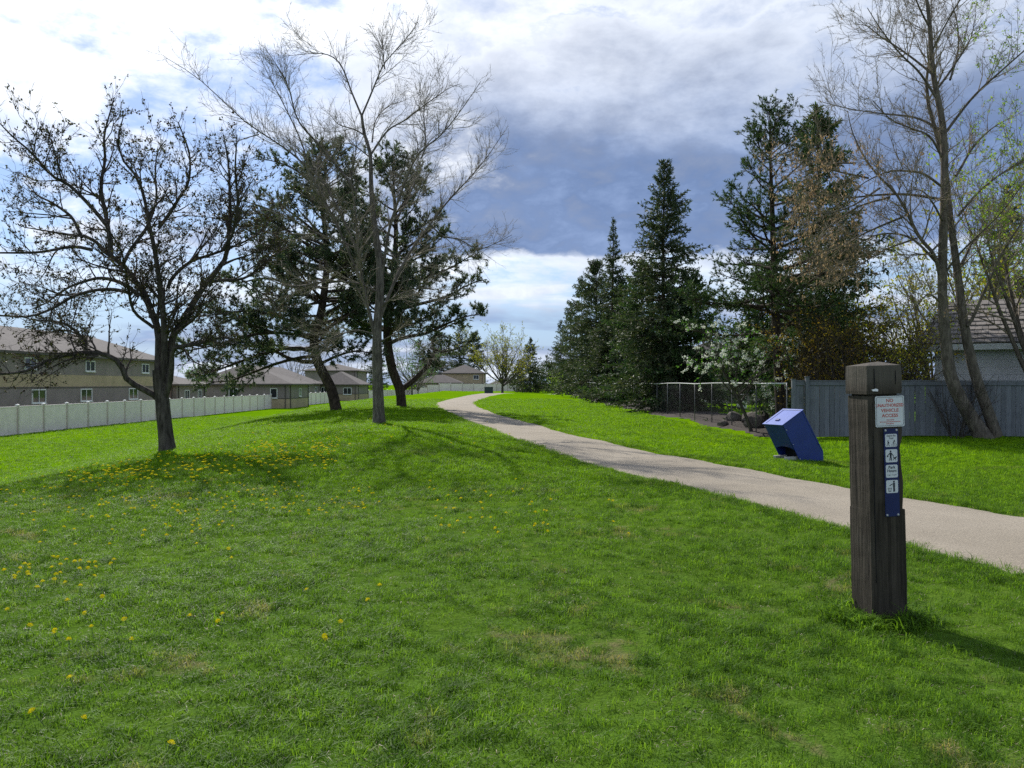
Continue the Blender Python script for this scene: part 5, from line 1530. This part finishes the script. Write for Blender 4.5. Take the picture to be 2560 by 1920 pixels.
def lodgepole():
    rng = np.random.default_rng(77)
    D = 28.6; x = (1948 - 1280) / FPX * D; b = np.array((x, D, float(H(x, D))))
    tr = traced([(1956, 1070), (1953, 1030), (1946, 900), (1938, 760), (1934, 620), (1930, 480), (1926, 360), (1924, 232)], D, rng, 0, 30)
    Rt = flare(np.interp(np.linspace(0, 1, 30), [0, .3, .6, 1], [.20, .15, .10, .015]), tr, 0.5, 0.2)
    lp = pine('lodgepole_pine_tree', 'tall open pine with upswept boughs behind the end of the board fence', b, tr, Rt, rng, 0.30, 70, lambda v: 3.0 * (1 - v) ** 0.70 + 0.40, (), (-0.15, 1.0), None, (6, 0.12, 0.026), 'needle_green', 'bark_pine', 7.5, 9.0, 13.0, dead=6)
    lp.scale = (1.0, 1.0, 0.95)
lodgepole()

# ---- broadleaved trees grown from a few settings
def leafy(name, label, b, h, spread, seed, mats, leaf, nlimb=7, fork=0.25, lean=0.0, twig=(3.0, 3.6), ld=6.0, lsz=(0.07, 0.05), up=0.16, group=None, cat='tree', rtrunk=None, scale=1.0, stems=1, droop=0.0, extra=None, tip=0.004):
    rng = np.random.default_rng(seed)
    b = np.array(b, float)
    rt = rtrunk or 0.018 * h
    n = 10
    tr = np.stack([b[0] + lean * np.linspace(0, 1, n) ** 1.3, b[1] + 0 * np.linspace(0, 1, n), b[2] - 0.1 + (h * fork + 0.1) * np.linspace(0, 1, n)], 1)
    Rt = flare(np.linspace(rt, rt * 0.75, n), tr, 0.4, 0.3)
    az = np.arange(nlimb) / nlimb * 6.283 + rng.uniform(-.4, .4, nlimb); el = rng.uniform(0.55, 1.35, nlimb)
    d = np.stack([np.cos(az) * np.cos(el) * spread / (h * .5), np.sin(az) * np.cos(el) * spread / (h * .5), np.sin(el)], 1); d = unit(d)
    f = rng.uniform(0.55, 1.0, nlimb); p = np.stack([np.interp(f, np.linspace(0, 1, n), tr[:, k]) for k in range(3)], 1)
    L = h * (1 - fork) * rng.uniform(0.75, 1.1, nlimb); pts = [p]; dd = d
    for k in range(9):
        dd = unit(dd + UP * (up * 0.35) + rng.normal(0, 0.085, d.shape)); pts.append(pts[-1] + dd * (L / 9)[:, None])
    A = np.stack(pts, 1); w = np.linspace(0, 1, 10)[None]; AR = rt * 0.5 * (1 - w) + 0.006 * w; AR = np.repeat(AR, nlimb, 0)
    P1, R1, _, _ = spawn(rng, A, AR, twig[0] * .9 / scale, 0.15, 1.0, 0.65, lambda L, t, g: L * (0.18 + 0.32 * g.random(len(t))) * (1.1 - 0.5 * t), 7, up * .4, 0.12, 0.6, tip * 1.5, rmax=rt * .3)
    P2, R2, _, _ = spawn(rng, P1, R1, twig[0] * 1.5 / scale, 0.2, 1.0, 0.65, lambda L, t, g: scale * (0.35 + 0.6 * g.random(len(t))), 5, up * .5, 0.14, 0.6, tip, rmax=0.02)
    P3, R3, _, _ = spawn(rng, P2, R2, twig[1] * 1.6 / scale, 0.2, 1.0, 0.65, lambda L, t, g: scale * (0.15 + 0.3 * g.random(len(t))), 4, up * .5 - droop, 0.16, 0.6, tip * .8, rmax=0.01)
    p, dl = pick(rng, P3, R3, ld, 0.2, 1.0); q, dq = pick(rng, P2, R2, ld * .5, 0.4, 1.0)
    fol = []
    c = np.concatenate([p, q]); dc = np.concatenate([dl, dq])
    if len(c):
        V, F = leaf_quads(rng, c, dc, lsz[0], lsz[1], 0.8, droop * 3); fol.append(('foliage', V, F, leaf))
    if extra: fol += extra(rng, P3, R3)
    return finish_tree(name, label, b, (tr, Rt), [(A[k], AR[k]) for k in range(nlimb)], [(P1, R1, 4), (P2, R2, 3), (P3, R3, 3)], fol, mats, group, cat)

def gp(px, D): return ((px - 1280) / FPX * D, D, float(H((px - 1280) / FPX * D, D)))

# ---- maple on the right, two trunks from one stool
def maple():
    rng = np.random.default_rng(91)
    b = at(2462, 1088)[0]; D = 23.2; b = np.array(((2462 - 1280) / FPX * D, D, float(H((2462 - 1280) / FPX * D, D)))); s = D / FPX
    tr = traced([(2462, 1104), (2452, 1082), (2401, 998), (2374, 931), (2366, 863), (2358, 781), (2356, 721), (2357, 624), (2361, 488), (2358, 325), (2334, 190), (2323, 54), (2310, -60), (2300, -150)], D, rng, 0, 34)
    Rt = flare(np.interp(np.linspace(0, 1, 34), [0, .3, .6, 1], [18, 11.5, 8.5, 2.0]) * s, tr, 0.6, 0.35)
    L = [
        ([(2492, 1092), (2488, 1074), (2456, 985), (2434, 903), (2420, 822), (2413, 754), (2404, 651), (2391, 515), (2388, 434), (2368, 325), (2345, 210), (2360, 90), (2370, -60)], 18, 0.9),
        ([(2419, 815), (2432, 790), (2447, 741), (2461, 700), (2480, 640), (2520, 560), (2560, 500)], 7, -1.0),
        ([(2357, 730), (2334, 645), (2290, 596), (2258, 542), (2225, 493), (2171, 445), (2139, 407), (2106, 352), (2090, 300)], 9.5, -0.8),
        ([(2359, 500), (2280, 483), (2214, 480), (2144, 483), (2063, 477), (2010, 500)], 6, 1.0),
        ([(2360, 470), (2300, 440), (2240, 438), (2190, 446), (2120, 480), (2070, 520)], 5, -1.4),
        ([(2340, 655), (2290, 590), (2230, 575), (2170, 600), (2110, 640)], 5, 1.4),
        ([(2358, 330), (2300, 290), (2220, 270), (2150, 250), (2090, 225)], 5, 1.0),
        ([(2345, 250), (2290, 190), (2230, 150), (2170, 100), (2130, 60)], 5, -1.0),
        ([(2335, 190), (2280, 120), (2230, 60), (2190, 0)], 4.5, 1.2), ([(2325, 70), (2260, 0), (2230, -60)], 3.5, -1.0),
        ([(2365, 330), (2420, 250), (2480, 190), (2530, 140), (2570, 80)], 5.5, -1.2), ([(2390, 440), (2450, 360), (2520, 300), (2590, 260)], 5.5, 1.2),
        ([(2345, 220), (2400, 150), (2450, 80), (2480, 0)], 4.5, 0.8), ([(2395, 540), (2440, 480), (2500, 430), (2580, 390)], 5, -1.0),
        ([(2405, 660), (2450, 600), (2520, 560), (2590, 540)], 5, 1.4), ([(2358, 600), (2300, 640), (2240, 650), (2180, 690)], 4, -1.6),
        ([(2360, 400), (2310, 350), (2250, 340), (2180, 330), (2120, 300)], 4.5, -1.6), ([(2362, 560), (2310, 520), (2250, 500), (2180, 520)], 4, -2.0),
        ([(2359, 690), (2380, 640), (2430, 560), (2450, 500)], 4, -2.0), ([(2375, 200), (2420, 100), (2440, 20), (2450, -60)], 4, 1.5),
        ([(2225, 493), (2150, 515), (2085, 560), (2030, 600)], 4, 0.6), ([(2171, 445), (2100, 436), (2040, 430), (1985, 445)], 4, -0.6), ([(2258, 542), (2180, 575), (2100, 620), (2040, 660)], 4, 0.8),
        ([(2140, 408), (2080, 400), (2030, 385), (1990, 380)], 3.5, 0.9), ([(2200, 470), (2120, 520), (2050, 545), (1990, 555)], 3.5, -1.0), ([(2290, 596), (2200, 630), (2120, 680), (2080, 720)], 3.5, -0.5),
        ([(2358, 760), (2310, 740), (2270, 760), (2230, 800)], 3.5, -1.2), ([(2330, 130), (2350, 60), (2380, -20)], 3.5, -1.5),
    ]
    limbs = []
    for px, r, sp in L:
        P = traced(px, D, rng, 0.0, 20); P[:, 1] += sp * np.linspace(0, 1, 20) ** 1.2
        limbs.append((P, (r * (0.78 if r > 15 else 0.52) * np.linspace(1, 0, 20) + 0.8) * s))
    A = np.stack([l[0] for l in limbs] + [resample(tr[14:], 20)]); R = np.stack([l[1] for l in limbs] + [np.linspace(9, 2, 20) * s])
    PB, RB, _, _ = spawn(rng, A, R, 0.9, 0.25, 0.95, 0.6, lambda L, t, g: (1.0 + 1.4 * g.random(len(t))) * (1.12 - 0.9 * t), 20, 0.0, 0.06, 0.6, 0.006, rmax=0.03)
    A = np.concatenate([A, PB]); R = np.concatenate([R, RB])
    P2, R2, _, _ = spawn(rng, A, R, 4.6, 0.25, 1.0, 0.72, lambda L, t, g: (0.5 + 1.3 * g.random(len(t))) * (1.2 - 0.5 * t), 7, 0.09, 0.14, 0.5, 0.0042, rmax=0.016)
    P3, R3, _, _ = spawn(rng, P2, R2, 6.5, 0.12, 1.0, 0.7, lambda L, t, g: 0.2 + 0.55 * g.random(len(t)), 5, 0.08, 0.17, 0.6, 0.0034, rmax=0.010)
    VT, FT = fine_twigs(rng, P3, R3, 16.0, 0.26, 0.0075)
    # last year's keys hang on the boughs that reach over the fence; new leaves break on the shed side
    p, d = pick(rng, P3, R3, 3.6, 0.2, 1.0)
    edge = (1280 + FPX * p[:, 0] / p[:, 1]); hy = 960 - FPX * (p[:, 2] - EYE) / p[:, 1]
    keys = (rng.random(len(p)) < np.clip((2260 - edge) / 130, 0.04, 1.0)) & (hy > 330) | (rng.random(len(p)) < 0.03)
    k = p[keys]; k = k[rng.random(len(k)) < 0.7]; m = 5
    kc = np.repeat(k, m, 0) + rng.normal(0, 0.03, (len(k) * m, 3)) - UP * (rng.random(len(k) * m)[:, None] * 0.16)
    V1, F1 = leaf_quads(rng, kc, np.repeat(-UP[None], len(kc), 0), 0.075, 0.032, 0.35)
    pb, db = pick(rng, P3, R3, 6.0, 0.2, 1.0); V2, F2 = leaf_quads(rng, pb, db, 0.045, 0.018, 0.9)
    e2 = (1280 + FPX * p[:, 0] / p[:, 1])
    lime = rng.random(len(p)) < np.clip((e2 - 2370) / 150, 0, 0.85)
    q = p[lime]; qc = np.repeat(q, 5, 0) + rng.normal(0, 0.03, (len(q) * 5, 3)); V3, F3 = leaf_quads(rng, qc, np.repeat(d[lime], 5, 0), 0.07, 0.034, 1.0, 0.3)
    finish_tree('maple_tree', 'big twin trunked maple with bare twigs and hanging tan seed keys by the board fence', b, (tr, Rt), limbs, [(PB[:, ::3], RB[:, ::3], 5), (P2, R2, 4), (P3, R3, 3)],
                [('fine_twigs', VT, FT, M['twig_maple']), ('seed_keys', V1, F1, M['samara']), ('buds', V2, F2, M['bud']), ('young_leaves', V3, F3, M['leaf_lime'])], [M['bark_maple'], M['twig_maple']])
maple()

def shrub(label, b, h, w, seed, leaf, mats, nst=16, ld=7, lsz=(0.06, 0.04), group=None, name='shrub', up=0.10, cat='shrub', tw=4.0):
    rng = np.random.default_rng(seed); b = np.array(b, float)
    az = rng.random(nst) * 6.283; el = rng.uniform(0.75, 1.45, nst)
    d = np.stack([np.cos(az) * np.cos(el) * (w / h), np.sin(az) * np.cos(el) * (w / h), np.sin(el)], 1); d = unit(d)
    p = b + np.stack([np.cos(az) * .12, np.sin(az) * .12, np.full(nst, -0.05)], 1); L = h * rng.uniform(0.7, 1.1, nst); pts = [p]; dd = d
    for k in range(7):
        dd = unit(dd + UP * up * .3 + rng.normal(0, .10, d.shape)); pts.append(pts[-1] + dd * (L / 7)[:, None])
    A = np.stack(pts, 1); wv = np.linspace(0, 1, 8)[None]; AR = np.repeat(0.010 * (h ** .7) * (1 - wv) + .004 * wv, nst, 0)
    P2, R2, _, _ = spawn(rng, A, AR, tw * 1.8, 0.2, 1.0, 0.7, lambda L, t, g: h * (0.10 + 0.2 * g.random(len(t))), 5, up, .14, .6, .004, rmax=.015)
    P3, R3, _, _ = spawn(rng, P2, R2, 6.5, 0.1, 1.0, 0.7, lambda L, t, g: 0.12 + 0.25 * g.random(len(t)), 4, up, .16, .6, .003, rmax=.008)
    c, dc = pick(rng, P3, R3, ld, .2, 1.0)
    V, F = leaf_quads(rng, c, dc, lsz[0], lsz[1], 0.9)
    t = empty(name, tuple(b), 0, label, cat, group)
    for i in range(nst):
        v, f = tube_batch(A[i:i + 1] - b, AR[i:i + 1], 6); link('stem', mesh_np('stem', [(v, f, 0)], mats[0], True), t)
    v, f = tube_batch(P2 - b, R2, 3); v3, f3 = tube_batch(P3 - b, R3, 3)
    tag(link('twigs', mesh_np('twigs', [(v, f, 0), (v3, f3, 0)], mats[1], True), t), kind='stuff')
    tag(link('foliage', mesh_np('foliage', [(V - b, F, 0)], leaf), t), kind='stuff')

BK = [M['bark_dark'], M['twig_dark']]; BG = [M['bark_grey'], M['twig_grey']]; BM = [M['bark_maple'], M['twig_maple']]
def hedge_row():
    g = 'budding shrubs behind the board fence'
    for i, (px, D, h, w, lab) in enumerate(((2060, 26.0, 3.5, 1.9, 'rusty brown budding shrub beside the open pine behind the board fence'), (2140, 25.6, 3.9, 2.0, 'broad rusty budding shrub showing above the board fence'), (2220, 25.8, 3.8, 1.9, 'rusty olive shrub between the trail post and the shed'), (2262, 26.6, 3.9, 1.2, 'olive shrub at the corner of the shed'), (2010, 27.5, 3.0, 1.6, 'dark rusty shrub under the tall open pine'))):
        shrub(lab, gp(px, D), h, w, 200 + i, M['leaf_rust'] if i not in (2, 3) else M['leaf_olive'], BK, 18, 9, (0.075, 0.05), g)
    shrub('dark bare shrub with fanning stems at the foot of the maple', gp(2392, 23.4), 1.9, 1.3, 230, M['leaf_rust'], BK, 16, 0.4, (0.04, 0.02), None, tw=2.4)
hedge_row()

def blossom_tree():
    def fl(rng, P3, R3):
        p, d = P3[:, -1], unit(P3[:, -1] - P3[:, -2])
        k = rng.random(len(p)) < 0.42; p, d = p[k], d[k]
        m = 26; t = np.tile(np.linspace(0, 1, m), len(p))
        dd = unit(np.repeat(d, m, 0) * .8 - UP * .35)
        c = np.repeat(p, m, 0) + dd * (t * 0.20)[:, None] + rng.normal(0, 0.026, (len(p) * m, 3))
        V, F = leaf_quads(rng, c, dd, 0.055, 0.044, 1.6)
        return [('blossom', V, F, M['blossom'])]
    leafy('blossom_tree', 'small bird cherry with white blossom spikes leaning over the chain link fence', gp(1880, 27.6), 3.9, 1.9, 301, BK, M['leaf_green'], 10, 0.42, -0.75, (2.6, 3.0), 9.0, (0.105, 0.056), 0.02, rtrunk=0.06, scale=0.8, droop=0.08, extra=fl)
blossom_tree()

def backdrop_trees():
    leafy('poplar_tree', 'yellow green tree coming into leaf behind the shed', gp(2450, 36), 9.5, 3.4, 401, BM, M['leaf_olive'], 9, 0.2, 0, (2.2, 2.6), 8.0, (0.15, 0.09), scale=1.2)
    leafy('poplar_tree', 'golden green tree coming into leaf between the shed and the dark spruce', gp(2330, 38), 7.4, 3.2, 402, BM, M['leaf_olive'], 12, 0.2, 0, (2.2, 2.6), 9.0, (0.15, 0.09), scale=1.2)
    leafy('young_tree', 'lime green leafing tree at the right side of the maple', gp(2575, 25.0), 8.6, 2.2, 403, BM, M['leaf_lime'], 8, 0.3, 0, (2.4, 3.0), 8.0, (0.085, 0.05))
    leafy('budding_tree', 'far round budding tree with yellow green top beside the far fence', at(1256, 983)[0], 12.8, 8.5, 404, BK, M['leaf_olive'], 17, 0.18, 0, (2.3, 2.6), 6.0, (0.26, 0.13), scale=1.8, tip=0.012, rtrunk=0.24)
    leafy('budding_tree', 'far pale green tree showing between the two pines', gp(1030, 122), 8.6, 5.2, 405, BG, M['leaf_green'], 13, 0.18, 0, (1.9, 2.2), 7.0, (0.19, 0.11), scale=1.7, tip=0.009)
    leafy('budding_tree', 'far pale green tree left of the far two storey house', gp(1045, 190), 10, 6.6, 406, BG, M['leaf_green'], 13, 0.15, 0, (1.7, 2.0), 6.5, (0.24, 0.14), scale=2.0, tip=0.012)
    leafy('budding_tree', 'far grey brown bare tree behind the bungalows', gp(735, 185), 13, 5.5, 407, BG, M['bud'], 10, 0.2, 0, (1.7, 2.0), 1.5, (0.15, 0.06), scale=2.0, tip=0.012)
    leafy('budding_tree', 'far bare tree behind the grey bungalow with tan base', gp(885, 215), 12, 5.0, 408, BG, M['bud'], 10, 0.2, 0, (1.7, 2.0), 1.5, (0.15, 0.06), scale=2.0, tip=0.012)
    shrub('bright green bush behind the fence beside the terrace house', gp(492, 110), 6.2, 2.6, 501, M['leaf_green'], BG, 14, 6, (0.22, 0.14), tw=1.6)
    shrub('far yellow green bush at the end of the spruce row', gp(1397, 150), 3.6, 2.2, 502, M['leaf_lime'], BG, 14, 7, (0.14, 0.09), tw=2.0)
    for i, (px, D, h, w, lab) in enumerate(((1290, 195, 6.5, 5.0, 'far dark bush left of the lone spruce'), (1345, 190, 6.5, 5.0, 'far dark bush right of the lone spruce'), (1385, 215, 7.0, 5.0, 'far dark bush behind the yellow green bush'), (1420, 235, 7.0, 5.0, 'far dark bush behind the end of the spruce row'))):
        shrub(lab, gp(px, D), h, w, 510 + i, M['needle_green'], BK, 16, 9, (0.30, 0.16), 'far dark bushes', tw=1.6)
    shrub('bare brown bush beside the far fence and the second pine', gp(1020, 165), 3.4, 2.0, 520, M['leaf_rust'], BK, 14, 2, (0.1, 0.06), tw=2.0)
    # dark growth in the neighbour's yard
    for i, (x, y, h, w, lab) in enumerate(((11.2, 63, 4.0, 3.0, 'dark green shrub beside the white deck railing'), (17.5, 64, 4.4, 3.2, 'dark green shrub behind the trampoline'), (22.0, 62, 4.6, 3.4, 'dark green shrub at the far side of the neighbour lawn'))):
        shrub(lab, (x, y, 0), h, w, 530 + i, M['needle_green'], BK, 16, 9, (0.16, 0.09), 'shrubs in the neighbour yard', tw=2.4)
backdrop_trees()
